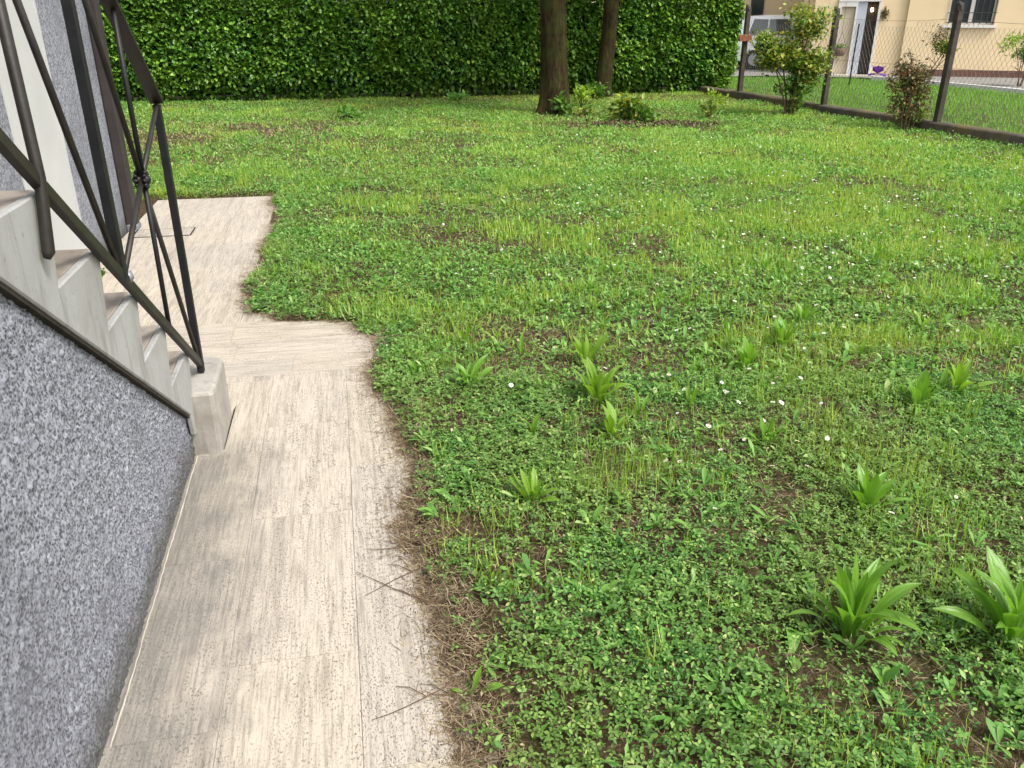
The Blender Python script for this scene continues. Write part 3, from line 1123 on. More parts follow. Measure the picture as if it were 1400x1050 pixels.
# small reddish tray fixed to the farthest post
q = KA + KD * pl[0][0] + np.array([-math.sin(KANG), math.cos(KANG)]) * FY
tr = empty('feeder_tray', (q[0] - .0, q[1] - .07, 1.13))
tag(tr, 'small rust orange tray fixed to the fence post beside the hedge', 'tray')
b = MB(); b.prism([(-.10, 0), (.02, 0), (.02, .13), (-.03, .10)], -.15, .11); o = b.build('tray', M['orange'], tr); bevel(o, .01, 2)
b = MB(); b.box((-.025, .0205, -.03), (.025, .032, .13)); b.build('bracket', M['post'], tr)

# ------------------------------------------------------------------ neighbour's ground
def poly_sheet(name, pts, z, mat):
    me = bpy.data.meshes.new(name)
    me.from_pydata([(x_, y_, z) for x_, y_ in pts], [], [tuple(range(len(pts)))])
    return obj(name, me, mat)


pav = poly_sheet('forecourt_paving', [(2.0, 23.2), (7.2, 24.9), (9.6, 24.1), (10.35, 22.6), (11.6, 18.6), (12.9, 13.5), (30, 13.5), (30, 60), (-8, 60), (-8, 23.2)], .062, M['paving'])
pav['kind'] = 'structure'
kb = MB()
kb_pts = [(9.75, 23.75), (10.35, 22.3), (10.95, 20.6), (11.6, 18.4), (12.2, 16.0), (12.85, 13.4)]
for (xa, ya), (xb, yb) in zip(kb_pts[:-1], kb_pts[1:]):
    kb.tube([(xa, ya, .06), (xb, yb, .06)], .085, 4, up=(0, 0, 1))
o = kb.build('white_kerb', M['white'])
tag(o, 'white painted kerb edging the neighbouring lawn', 'kerb')

# ------------------------------------------------------------------ neighbour's house
NA = np.array([9.15, 25.55]); NANG = R(-18)
NE = np.array([math.cos(NANG), math.sin(NANG)])
nh = empty('yellow_house', (NA[0], NA[1], 0), NANG)   # local x along the facade, -y to the camera
tag(nh, 'yellow rendered house with barred window and white framed doorway beyond the fence', 'house')
HTT = 5.8
DX0, DX1, DTOP = .70, 1.09, 1.98       # dark doorway
WX0, WX1, WZ0, WZ1 = 2.86, 4.02, 1.38, 2.45
b = MB()
b.box((-.6, 0, -.1), (.03, .3, HTT)); b.box((.03, 0, 2.08), (1.15, .3, HTT))
b.box((1.15, 0, -.1), (1.85, .3, HTT))
b.box((1.85, -.10, -.1), (WX0, .3, HTT)); b.box((WX0, -.10, -.1), (WX1, .3, WZ0)); b.box((WX0, -.10, WZ1), (WX1, .3, HTT)); b.box((WX1, -.10, -.1), (11, .3, HTT))
b.build('front_wall', M['render'], nh)
b = MB(); b.box((-.9, .3, -.1), (-.6, 8, HTT)); b.box((10.7, .3, -.1), (11, 8, HTT)); b.box((-.6, 7.7, -.1), (10.7, 8, HTT)); b.build('side_wall', M['render'], nh)
b = MB(); b.prism([(-.7, HTT), (4, HTT + 1.9), (8.6, HTT), (8.6, HTT - .12), (-.7, HTT - .12)], -1.4, 11.6); b.build('roof', M['roof'], nh)
b = MB(); b.box((1.86, -.125, -.05), (10.98, -.101, .24)); b.build('plinth', M['brown_plinth'], nh)
# rear wing behind the parked car
b = MB(); b.box((-9.5, 4.2, -.1), (-.905, 4.5, HTT)); o = b.build('wing_wall', M['render2'], nh)
b = MB(); b.box((-2.60, 4.16, 1.62), (-2.18, 4.198, 2.6)); o = b.build('window', M['dark_wood'], nh)
b = MB(); b.box((-2.55, 4.14, 1.67), (-2.23, 4.159, 2.55)); b.build('pane', M['glass'], o)
# barred window
b = MB()
yw = .02
for lo, hi in (((WX0, yw, WZ0), (WX0 + .06, yw + .06, WZ1)), ((WX1 - .06, yw, WZ0), (WX1, yw + .06, WZ1)), ((WX0 + .06, yw, WZ0), (WX1 - .06, yw + .06, WZ0 + .06)), ((WX0 + .06, yw, WZ1 - .06), (WX1 - .06, yw + .06, WZ1)), (((WX0 + WX1) / 2 - .05, yw, WZ0 + .06), ((WX0 + WX1) / 2 + .05, yw + .06, WZ1 - .06))):
    b.box(lo, hi)
win = b.build('window', M['white'], nh)
for xa, xb in ((WX0 + .06, (WX0 + WX1) / 2 - .05), ((WX0 + WX1) / 2 + .05, WX1 - .06)):
    b = MB(); b.box((xa, yw + .03, WZ0 + .06), (xb, yw + .04, WZ1 - .06)); b.build('pane', M['glass'], win)
b = MB(); b.box((WX0 - .12, -.19, WZ0 - .07), (WX1 + .06, -.06, WZ0 - .002)); b.build('sill', M['white'], win)
for k in range(8):
    x_ = WX0 + .04 + k * (WX1 - WX0 - .08) / 7
    b = MB(); b.tube([(x_, -.13, WZ0 + .02), (x_, -.13, WZ1)], .011, 6); b.build('grille_bar', M['iron_grille'], win)
for zz in (WZ0 + .06, WZ0 + .30, WZ1 - .1):
    b = MB(); b.tube([(WX0 - .02, -.13, zz), (WX1 + .02, -.13, zz)], .010, 6); b.build('grille_bar', M['iron_grille'], win)
# doorway: cream panel, blue-grey reveal and dark door in a white frame
b = MB()
b.box((.03, -.06, 1.97), (1.15, .1, 2.08)); b.box((.031, -.05, .0), (.13, .1, 1.97)); b.box((.50, -.05, .0), (.54, .1, 1.97)); b.box((DX1, -.05, 0), (1.149, .1, 1.97)); b.box((.13, -.05, 1.84), (.50, .1, 1.969))
fr_ = b.build('door_frame', M['white'], nh)
b = MB(); b.box((.131, .02, .02), (.499, .06, 1.839)); b.build('blind_panel', M['cream'], fr_)
b = MB(); b.box((.541, -.02, .02), (DX0 + .09, .07, 1.965)); b.build('side_panel', M['bluegrey'], fr_)
b = MB(); b.box((DX0 - .1, .24, .02), (DX1 + .3, .28, 2.06)); dd = b.build('door', M['dark_wood'], nh)
b = MB(); b.tube([(DX1 - .06, .24, 1.0), (DX1 - .06, .20, 1.0), (DX1 - .14, .195, 1.0)], .012, 6); b.build('handle', M['zinc'], dd)
b = MB(); b.box((.0, -.5, -.05), (1.25, -.061, .07)); b.build('door_step', M['stone_sill'], nh)
# lit porch lamp
lm, nt, bb, out = newmat('lamp_glass')
bb.inputs['Base Color'].default_value = (1, .85, .55, 1)
bb.inputs['Emission Color'].default_value = (1, .78, .42, 1)
bb.inputs['Emission Strength'].default_value = 5


def nl(x_, y_, z_):
    p = NA + NE * x_ + np.array([-NE[1], NE[0]]) * y_
    return (p[0], p[1], z_)


lp = empty('porch_lamp', nl(.93, .12, 1.76), NANG)
tag(lp, 'small round lit lamp hanging in the dark doorway of the yellow house', 'lamp')
b = MB(); b.tube([(0, 0, -.055), (0, 0, -.04), (0, 0, 0), (0, 0, .04), (0, 0, .055)], [.012, .03, .04, .03, .012], 10); b.build('globe', lm, lp, smooth=True)
b = MB(); b.tube([(0, 0, .05), (0, 0, .32)], .008, 6); b.build('rod', M['iron'], lp)

wr = empty('wall_wreath', nl(1.27, -.04, 1.66), NANG)
tag(wr, 'small dark leafy ornament hung on the yellow wall beside the doorway', 'ornament')
rs = np.random.default_rng(9); n_ = 90
P = rs.normal(0, .055, (n_, 3)) * (1, .25, 1.3)
T, TF = leaf_tpl('oval')
V1 = scatter(T, TF, P, rs.uniform(0, 6.28, n_), rs.normal(0, .8, n_), rs.uniform(.05, .09, n_))
obj('sprig', mesh_np('sprig', *V1), M['nandina_red'], wr)
b = MB(); b.tube([(0, .035, .2), (0, .02, .05), (0, 0, -.12)], .008, 5); b.build('stem', M['twig'], wr)

hp = empty('hanging_pot', nl(.22, -.22, .66), NANG)
tag(hp, 'brown hanging flower pot on a long cord beside the white doorway', 'pot')
b = MB(); b.tube([(0, 0, -.10), (0, 0, -.05), (0, 0, .09), (0, 0, .10)], [.11, .16, .19, .18], 14); b.build('bowl', M['pot'], hp, smooth=True)
b = MB()
for k in range(3):
    a = k * 2.09
    b.tube([(math.cos(a) * .17, math.sin(a) * .17, .09), (0, 0, .55)], .005, 4)
b.tube([(0, 0, .55), (0, 0, 1.25), (0, .16, 1.30)], .005, 4)
b.build('cord', M['iron'], hp)
n_ = 160; P = rs.normal(0, .075, (n_, 3)) * (1.2, 1, .5) + (0, 0, .14)
V1 = scatter(T, TF, P, rs.uniform(0, 6.28, n_), rs.normal(.4, .5, n_), rs.uniform(.04, .07, n_))
o = obj('plant', mesh_np('pot_plant', *V1), M['crown'], hp); o['kind'] = 'stuff'

# green stake in the neighbouring lawn
sk = MB(); sk.tube([(0, 0, -.05), (.0, 0, .6), (.015, 0, 1.38)], [.022, .02, .018], 6); o = sk.build('garden_stake', M['iron']); o.location = (8.42, 21.9, .05)
tag(o, 'thin dark stake standing in the neighbouring lawn before the doorway', 'stake')

# ------------------------------------------------------------------ parked white car (tail to the left)
car = empty('parked_car', (6.95, 28.6, .062), R(-5))
tag(car, 'white hatchback parked beyond the hedge in front of the yellow wing', 'car')
# stations along x (tail at 0): (x, belt half width, roof half width, z_low, z_belt, z_roof)
st_ = [(0.00, .70, .55, .42, .80, .82), (.06, .80, .60, .30, .92, 1.02), (.22, .845, .63, .24, .97, 1.40), (.50, .86, .64, .22, .985, 1.53), (1.1, .865, .65, .20, .98, 1.565), (1.8, .865, .65, .20, .965, 1.56), (2.3, .86, .64, .20, .955, 1.49), (2.75, .85, .60, .20, .95, 1.22), (3.05, .84, .58, .21, .94, .99), (3.5, .82, .60, .24, .87, .90), (3.82, .74, .56, .30, .74, .77), (3.92, .60, .5, .42, .62, .64)]
V = []; F = []
for x_, wb, wr_, zl, zb_, zr in st_:
    ring = [(-wb * .93, zl), (-wb, zl + (zb_ - zl) * .45), (-wb * .97, zb_), (-wr_, zr - .06 if zr - zb_ > .2 else zr - .01), (-wr_ * .8, zr), (0, zr + .012),
            (wr_ * .8, zr), (wr_, zr - .06 if zr - zb_ > .2 else zr - .01), (wb * .97, zb_), (wb, zl + (zb_ - zl) * .45), (wb * .93, zl)]
    V += [(x_, y_, z_) for y_, z_ in ring]
nr = 11
for i in range(len(st_) - 1):
    for k in range(nr):
        F.append((i * nr + k, (i + 1) * nr + k, (i + 1) * nr + (k + 1) % nr, i * nr + (k + 1) % nr))
me = bpy.data.meshes.new('car_body')
me.from_pydata(V, [], F + [tuple(range(nr)), tuple((len(st_) - 1) * nr + k for k in range(nr - 1, -1, -1))])
body = obj('body', me, M['car_paint'], car)
bevel(body, .03, 2)
for s_ in (-1, 1):
    for xa, xb, xc, xd in ((.42, .98, 1.02, .60), (1.03, 1.72, 1.70, 1.07), (1.77, 2.62, 2.28, 1.77)):
        wb, wt = .838, .690
        b = MB()
        zb_, zt = 1.0, 1.45 if xb < 2 else 1.41
        f_ = lambda x_, y_, z_: (x_, s_ * y_, z_)
        pts = [f_(xa, wb + .012, zb_), f_(xb, wb + .012, zb_), f_(xc, wt + .016, zt), f_(xd, wt + .016, zt)]
        pin = [f_(xa, wb - .03, zb_), f_(xb, wb - .03, zb_), f_(xc, wt - .03, zt), f_(xd, wt - .03, zt)]
        b.add(pts + pin, [(0, 1, 2, 3), (7, 6, 5, 4), (0, 4, 5, 1), (1, 5, 6, 2), (2, 6, 7, 3), (3, 7, 4, 0)])
        b.build('side_window', M['car_glass'], car)
    b = MB(); b.box((.02, s_ * .64 - .10, .82), (.115, s_ * .64 + .10, 1.02)); o = b.build('tail_lamp', M['lamp_red'], car); bevel(o, .02, 2)
    b = MB(); b.box((2.55, s_ * .93 - .09, .99), (2.68, s_ * .93 + .09, 1.11)); o = b.build('mirror', M['car_paint'], car); bevel(o, .03, 2)
    for hx in (1.15, 1.95):
        b = MB(); b.box((hx, s_ * .878 - .012, .86), (hx + .17, s_ * .878 + .012, .885)); b.build('door_handle', M['car_paint'], car)
    for wx in (.68, 3.12):
        b = MB()
        b.tube([(wx, s_ * .70, .30), (wx, s_ * .74, .30), (wx, s_ * .85, .30), (wx, s_ * .885, .30)], [.27, .30, .30, .27], 20, up=(0, 0, 1))
        wh = b.build('wheel', M['rubber'], car)
        b = MB()
        b.tube([(wx, s_ * .86, .30), (wx, s_ * .893, .30)], [.19, .185], 16, up=(0, 0, 1))
        b.build('rim', M['rim'], wh)
b = MB()
b.add([(.055, -.52, 1.02), (.055, .52, 1.02), (.20, .46, 1.38), (.20, -.46, 1.38), (.10, -.52, 1.02), (.10, .52, 1.02), (.26, .46, 1.38), (.26, -.46, 1.38)],
      [(0, 1, 2, 3), (7, 6, 5, 4), (0, 4, 5, 1), (1, 5, 6, 2), (2, 6, 7, 3), (3, 7, 4, 0)])
b.build('rear_window', M['car_glass'], car)
b = MB()
b.add([(2.36, -.58, 1.46), (2.36, .58, 1.46), (2.98, .60, 1.06), (2.98, -.60, 1.06), (2.30, -.58, 1.42), (2.30, .58, 1.42), (2.92, .60, 1.0), (2.92, -.60, 1.0)],
      [(0, 1, 2, 3), (7, 6, 5, 4), (0, 4, 5, 1), (1, 5, 6, 2), (2, 6, 7, 3), (3, 7, 4, 0)])
b.build('windscreen', M['car_glass'], car)
b = MB(); b.box((-.03, -.74, .30), (.10, .74, .52)); o = b.build('rear_bumper', M['car_paint'], car); bevel(o, .04, 2)

# ================================================================== SHRUBS
def spray(n, C, sd_, T, TF, size, rn, tilt=(.1, .6)):
    ci = rn.integers(0, len(C), n)
    P = C[ci] + rn.normal(0, 1, (n, 3)) * sd_
    return scatter(T, TF, P, rn.uniform(0, 2 * PI, n), rn.normal(tilt[0], tilt[1], n), rn.uniform(size * .6, size * 1.3, n), roll=rn.normal(0, .6, n))


OV = leaf_tpl('oval'); DI = leaf_tpl('diamond')


def shrub(name, label, loc, stems, leafsets, seed, stem_r=.012):
    rn = np.random.default_rng(seed); rs = random.Random(seed)
    t = empty(name, loc)
    tag(t, label, 'shrub')
    for (dx, dy, hh, curve) in stems:
        b = MB()
        x0, y0 = rs.uniform(-.09, .09), rs.uniform(-.09, .09)
        pts = [(x0, y0, -.03)]
        for k in range(1, 6):
            f_ = k / 5
            pts.append((x0 + dx * f_ ** curve + rs.uniform(-.02, .02), y0 + dy * f_ ** curve + rs.uniform(-.02, .02), hh * f_))
        b.tube(pts, [stem_r * (1.15 - .12 * k) for k in range(6)], 6)
        for j in range(3):
            k = rs.randint(2, 5); p = Vector(pts[k])
            b.tube([p, p + Vector((rs.uniform(-.14, .14), rs.uniform(-.14, .14), rs.uniform(.08, .22)))], [stem_r * .5, stem_r * .25], 5)
        b.build('stem', M['twig'], t)
    for (nm, mat, n, C, sd_, size, tpl) in leafsets:
        C = np.array(C, float)
        V1 = spray(n, C, np.array(sd_), *tpl, size, rn)
        keep = None
        o = obj(nm, mesh_np(nm, *V1), mat, t)
        o['kind'] = 'stuff'
    return t


def cloud(rn, n, c, r):
    d = rn.normal(0, 1, (n, 3)); d /= np.linalg.norm(d, axis=1, keepdims=True)
    return np.array(c) + d * np.array(r) * rn.uniform(.35, 1, (n, 1))


rn = np.random.default_rng(21)
c1 = np.concatenate([cloud(rn, 22, (.10, 0, 1.52), (.34, .3, .32)), cloud(rn, 28, (-.32, 0, 1.12), (.44, .3, .24)), cloud(rn, 20, (.22, 0, .85), (.34, .3, .30)), cloud(rn, 10, (-.45, -.05, .92), (.16, .2, .12))])
c1b = np.concatenate([cloud(rn, 18, (.15, 0, .75), (.34, .25, .35)), cloud(rn, 8, (0, 0, .3), (.3, .2, .25))])
shrub('garden_shrub', 'tall yellow green shrub with bare dark stems against the wire fence', (4.82, 15.0, 0),
      [(-.45, 0, 1.15, 1.4), (-.3, .05, 1.3, 1.5), (-.15, -.05, 1.4, 1.3), (.0, 0, 1.75, 1.2), (.1, .05, 1.8, 1.3), (.25, 0, 1.5, 1.4), (.35, -.05, 1.1, 1.3), (.2, .05, .9, 1.2), (-.5, .1, .95, 1.5)],
      [('upper_leaves', M['nandina'], 5200, c1, (.09, .09, .06), .068, OV), ('lower_leaves', M['crown'], 1300, c1b, (.07, .07, .07), .07, OV)], 31, .013)
c2 = np.concatenate([cloud(rn, 40, (-.04, 0, .76), (.32, .25, .27)), cloud(rn, 22, (.0, 0, .42), (.30, .25, .3))])
c2g = np.concatenate([cloud(rn, 10, (.35, 0, 1.18), (.14, .12, .09)), cloud(rn, 8, (.1, 0, .2), (.25, .2, .12)), cloud(rn, 8, (.0, 0, .6), (.2, .2, .2))])
shrub('garden_shrub', 'red brown twiggy shrub with a green tuft on a leaning branch by the fence', (5.95, 13.05, 0),
      [(-.2, 0, .85, 1.3), (-.12, .05, .95, 1.2), (-.05, -.05, 1.0, 1.2), (.03, 0, .95, 1.2), (.1, .04, .95, 1.3), (.16, 0, .9, 1.3), (.0, -.06, .8, 1.1), (.36, 0, 1.15, 1.5), (.42, .02, 1.2, 1.6), (-.1, 0, .7, 1.1), (.06, .05, .75, 1.1)],
      [('red_leaves', M['nandina_red'], 2500, c2, (.06, .06, .07), .05, DI), ('green_leaves', M['nandina'], 1100, c2g, (.05, .05, .04), .05, DI), ('tuft_tips', M['nandina_red'], 160, cloud(rn, 8, (.28, 0, 1.3), (.2, .1, .08)), (.05, .05, .05), .045, DI)], 33, .010)
c3 = np.concatenate([cloud(rn, 30, (0, 0, .92), (.62, .4, .26)), cloud(rn, 14, (.25, 0, 1.25), (.3, .3, .2))])
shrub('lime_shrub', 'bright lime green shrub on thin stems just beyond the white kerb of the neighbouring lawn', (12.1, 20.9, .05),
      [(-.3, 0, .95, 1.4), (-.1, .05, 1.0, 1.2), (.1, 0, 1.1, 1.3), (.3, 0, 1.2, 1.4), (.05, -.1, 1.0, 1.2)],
      [('lime_leaves', M['lime'], 2600, c3, (.07, .07, .05), .06, OV), ('shaded_leaves', M['crown'], 500, cloud(rn, 12, (.05, 0, .75), (.3, .2, .2)), (.06, .06, .06), .06, OV)], 35, .012)  # inner leaves in darker green, shade within the shrub put into their colour

# plants round the tree feet
def leafy(name, label, loc, rad, hgt, n, mat, seed, size=.08, cat='plant', group=None):
    rn = np.random.default_rng(seed)
    t = empty(name, (loc[0], loc[1], float(ground_z(loc[0], loc[1]))))
    tag(t, label, cat, group)
    C = cloud(rn, 14, (0, 0, hgt * .55), (rad, rad, hgt * .45)); C[:, 2] = np.abs(C[:, 2])
    b = MB()
    for c_ in C:
        b.tube([(c_[0] * .2, c_[1] * .2, -.02), (c_[0] * .6, c_[1] * .6, c_[2] * .6), tuple(c_)], [.006, .005, .003], 4)
    b.build('stem', M['twig'], t)
    V1 = spray(n, C, np.array([rad * .25, rad * .25, hgt * .12]), *OV, size, rn, (.3, .5))
    o = obj('leaves', mesh_np('leaves', *V1), mat, t); o['kind'] = 'stuff'
    return t


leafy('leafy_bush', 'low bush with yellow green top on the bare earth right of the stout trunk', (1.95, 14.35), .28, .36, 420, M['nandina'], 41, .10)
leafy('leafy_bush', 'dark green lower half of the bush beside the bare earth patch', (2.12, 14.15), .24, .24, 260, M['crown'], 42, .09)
leafy('leafy_weed', 'dark leafy sapling growing at the foot of the stout trunk', (.86, 14.88), .16, .34, 130, M['crown'], 43, .11)
leafy('leafy_weed', 'yellow green weed beside the stout trunk on the hedge side', (1.32, 16.3), .18, .34, 120, M['lime'], 44, .10)
leafy('leafy_weed', 'pale yellow green weed between the stout trunk and the low bush', (1.28, 14.9), .14, .20, 90, M['nandina'], 45, .08)
leafy('leafy_weed', 'dark green weeds hiding the foot of the slimmer trunk', (1.75, 18.35), .35, .30, 200, M['crown'], 46, .10)
leafy('leafy_weed', 'loose pale weed beyond the bare earth towards the kerb', (3.35, 14.6), .22, .30, 120, M['nandina'], 47, .08)
leafy('leafy_weed', 'small yellow weed in the grass near the hedge end', (3.75, 16.2), .20, .28, 110, M['lime'], 48, .08)
leafy('leafy_weed', 'pale whitish green weed standing alone in the grass before the hedge', (-2.72, 14.45), .20, .17, 100, M['weed_low'], 49, .11)
leafy('leafy_weed', 'pale weed tucked against the foot of the hedge', (-1.1, 17.75), .22, .14, 90, M['weed_low'], 50, .11)
leafy('leafy_weed', 'small weeds sprouting from the paving behind the stair railing', W(4.3, -1.0)[:2], .05, .07, 40, M['crown'], 51, .035)

# purple iris by the shrub
ir = empty('iris_flower', (5.62, 13.55, 0))
tag(ir, 'single purple iris bloom beside the red brown shrub', 'flower')
b = MB(); b.tube([(.34, -.38, -.02), (.30, -.32, .45), (.18, -.16, .70), (.0, 0, .80)], [.004, .004, .003, .003], 6); b.build('stalk', M['twig'], ir)
for k in range(7):
    a = k * 6.28 / 7
    V1 = scatter(OV[0] * np.array([2.0, 1, 1]), OV[1], np.array([[0, 0, .79]]), np.array([a]), np.array([.9 if k % 2 else -.15]), np.array([.16]))
    obj('petal', mesh_np('petal', *V1), M['purple'], ir)

# ================================================================== LAWN VEGETATION
def sample(n, y0, y1, power=0.0):
    """random points of the garden between two distances, a little wider than any view of it"""
    t = rng.random(n)
    if power == 0:
        y = np.sqrt(y0 * y0 + t * (y1 * y1 - y0 * y0))
    else:
        y = y0 + (y1 - y0) * t ** power
    x = (rng.random(n) * 2 - 1) * (.74 * y + .75)
    return x, y


def keep_lawn(x, y, margin=0.0):
    e = lawn_amount(x, y)
    return own_lawn(x, y) & (e > margin)


def bare(x, y):
    """0..1: earth showing through"""
    p = np.maximum(sstep(.57, .70, fbm(x * 1.7 + 3.1, y * 1.7 + 8.7, 4)), .9 * sstep(.60, .70, fbm(x * 4.3 + 51, y * 4.3 + 7, 3)) * (y < 9))
    u, v = to_uv(x, y)
    e = lawn_amount(x, y)
    edge = (1 - sstep(.02, .20, e)) * sstep(1.6, .9, u) * .9
    patch = np.exp(-(((x - 2.4) / 1.0) ** 2 + ((y - 13.75) / .42) ** 2)) + .8 * np.exp(-(((x - .8) / .6) ** 2 + ((y - 14.95) / .35) ** 2))
    dry = .95 * np.exp(-(((x + 4.6) / 1.9) ** 2 + ((y - 12.4) / 1.5) ** 2)) * sstep(.4, .6, fbm(x * 2 + 1, y * 2, 3))
    b1 = .9 * np.exp(-(((x + .03) / .26) ** 2 + ((y - 2.15) / .42) ** 2)) * sstep(.40, .56, fbm(x * 6, y * 6, 3)) + .9 * np.exp(-(((x - .98) / .14) ** 2 + ((y - 2.55) / .12) ** 2)) + .8 * np.exp(-(((x - 1.75) / .2) ** 2 + ((y - 3.75) / .12) ** 2))
    b2 = np.exp(-(((x - 1.12) / .16) ** 2 + ((y - 1.62) / .22) ** 2))
    return np.clip(p * (.68 - .10 * sstep(5.0, 8.0, y)) + edge + patch + dry + b1 + .55 * b2, 0, 1)


def clover_amt(x, y):
    near = 1 - sstep(3.0, 6.5, y - .35 * np.minimum(x, 1.2) * 1.2)
    return np.clip(near * .95 + .55 * sstep(.5, .62, fbm(x * .8 + 40, y * .8, 3)), .08, 1)


def pts3(x, y, z):
    return np.stack([x, y, ground_z(x, y) + z], -1)


# --- ground cover of three-part leaves (near)
x, y = sample(92000, .95, 3.6)
k = keep_lawn(x, y, .015) & (rng.random(len(x)) > bare(x, y) * .93) & (rng.random(len(x)) < .15 + .85 * clover_amt(x, y))
x, y = x[k], y[k]; n = len(x)
hgt = .008 + .045 * rng.random(n) ** 1.4 * (.5 + fbm(x * 4, y * 4, 3))
T, TF = leaf_tpl('trefoil')
sz = rng.uniform(.008, .017, n) * (.8 + .5 * fbm(x * 2.5 + 9, y * 2.5, 2))
L1 = scatter(T, TF, pts3(x, y, hgt), rng.uniform(0, 2 * PI, n), rng.normal(.12, .38, n), sz, roll=rng.normal(0, .38, n))
o = obj('clover_cover', mesh_np('clover_cover', *L1), M['clover'])
tag(o, 'dense low carpet of small three part green leaves beside the path', 'ground cover', kind='stuff')
print('clover near', n)
# --- the same cover further off, coarser leaves
x, y = sample(135000, 3.5, 9.5)
k = keep_lawn(x, y, .02) & (rng.random(len(x)) > bare(x, y) * .9) & (rng.random(len(x)) < clover_amt(x, y) * .9 + .05)
x, y = x[k], y[k]
ub = rng.uniform(.2, 6.9, 9000); vb_ = border(ub) + np.abs(rng.normal(.06, .20, 9000))
xe, ye = A[0] + DU[0] * ub + DN[0] * vb_, A[1] + DU[1] * ub + DN[1] * vb_
k = keep_lawn(xe, ye, .03) & (ub > 1.3 + rng.random(9000)) & (rng.random(9000) < .7)
x = np.concatenate([x, xe[k]]); y = np.concatenate([y, ye[k]]); n = len(x)
T, TF = leaf_tpl('trefoil2')
L2 = scatter(T, TF, pts3(x, y, .006 + .04 * rng.random(n) ** 1.5), rng.uniform(0, 2 * PI, n), rng.normal(.12, .4, n), rng.uniform(.012, .024, n), roll=rng.normal(0, .4, n))
o = obj('clover_patches', mesh_np('clover_patches', *L2), M['clover'])
tag(o, 'patches of low small leaved green cover further along the lawn', 'ground cover', kind='stuff')
print('clover mid', n)


# --- grass blades
def tuft(x, y):
    return sstep(.48, .66, fbm(x * 2.2 + 70, y * 2.2 + 11, 3))


parts = []
x, y = sample(44000, .95, 4.2)
tf = tuft(x, y)
k = keep_lawn(x, y, .02) & (rng.random(len(x)) > bare(x, y) * .8) & (rng.random(len(x)) < .10 + .55 * tf + .35 * sstep(.3, 1.6, x) * tf)
x, y, tf = x[k], y[k], tf[k]; n = len(x)
T, TF = leaf_tpl('blade')
ln = rng.uniform(.03, .075, n) * (.7 + .7 * tf)
sc = np.stack([rng.uniform(.0022, .0045, n), ln, ln], -1)[:, None, :]
V = scatter(T, TF, pts3(x, y, -.003), rng.uniform(0, 2 * PI, n), rng.normal(1.0, .35, n), sc)
parts.append(V)
# one conspicuous fine tuft and others by the middle weeds
for (cx, cy, r_, q_) in ((.52, 2.75, .16, 500), (.30, 2.62, .10, 200), (1.25, 3.6, .15, 250), (-.25, 3.75, .14, 260), (2.1, 4.0, .2, 300)):
    x = cx + rng.normal(0, r_, q_); y = cy + rng.normal(0, r_ * .6, q_)
    ln = rng.uniform(.05, .11, q_); sc = np.stack([rng.uniform(.0018, .003, q_), ln, ln], -1)[:, None, :]
    parts.append(scatter(T, TF, pts3(x, y, -.003), rng.uniform(0, 2 * PI, q_), rng.normal(1.2, .25, q_), sc))
xc, yc = sample(3200, 1.6, 11)
kc = keep_lawn(xc, yc, .12) & (rng.random(len(xc)) < .18 + .45 * sstep(-.2, 1.5, xc)); xc, yc = xc[kc], yc[kc]
q_ = 15; nn_ = len(xc) * q_
x = np.repeat(xc, q_) + rng.normal(0, .025, nn_); y = np.repeat(yc, q_) + rng.normal(0, .025, nn_)
hh_ = np.repeat(rng.uniform(.055, .13, len(xc)), q_)
ln = hh_ * rng.uniform(.6, 1.15, nn_); sc = np.stack([rng.uniform(.003, .0065, nn_) * (.7 + .06 * y), ln, ln * rng.uniform(.6, 1.8, nn_)], -1)[:, None, :]
parts.append(scatter(T, TF, pts3(x, y, -.003), rng.uniform(0, 2 * PI, nn_), rng.normal(.95, .3, nn_), sc))
x, y = sample(210000, 4.0, 9.5)
tf = tuft(x, y)
k = keep_lawn(x, y, .02) & (rng.random(len(x)) > bare(x, y) * .85) & (rng.random(len(x)) < .25 + .6 * tf)
x, y, tf = x[k], y[k], tf[k]; n = len(x)
ln = rng.uniform(.03, .07, n) * (.7 + .8 * tf)
sc = np.stack([rng.uniform(.0045, .009, n), ln, ln], -1)[:, None, :]
parts.append(scatter(T, TF, pts3(x, y, -.003), rng.uniform(0, 2 * PI, n), rng.normal(.7, .4, n), sc))
print('blades', sum(len(p[1]) for p in parts))
o = obj('lawn_grass', mesh_np('lawn_grass', *merge(parts)), M['grass'])
tag(o, 'short uneven green grass growing through the weeds of the lawn', 'grass', kind='stuff')

x, y = sample(460000, 9.0, 20.5)
tf = tuft(x * .6, y * .6)
k = keep_lawn(x, y, .02) & (rng.random(len(x)) > bare(x, y) * .9) & (rng.random(len(x)) < .55 + .45 * tf)
x, y, tf = x[k], y[k], tf[k]; n = len(x)
ln = rng.uniform(.035, .07, n) * (.7 + .6 * tf)
sc = np.stack([rng.uniform(.008, .017, n), ln, ln], -1)[:, None, :]
T1, TF1 = leaf_tpl('blade1')
V = scatter(T1, TF1, pts3(x, y, -.003), rng.uniform(0, 2 * PI, n), rng.normal(.6, .35, n), sc)
print('far blades', n)
o = obj('far_grass', mesh_np('far_grass', *V), M['grass_far'])
tag(o, 'mown green grass on the far half of the lawn before the hedge', 'grass', kind='stuff')

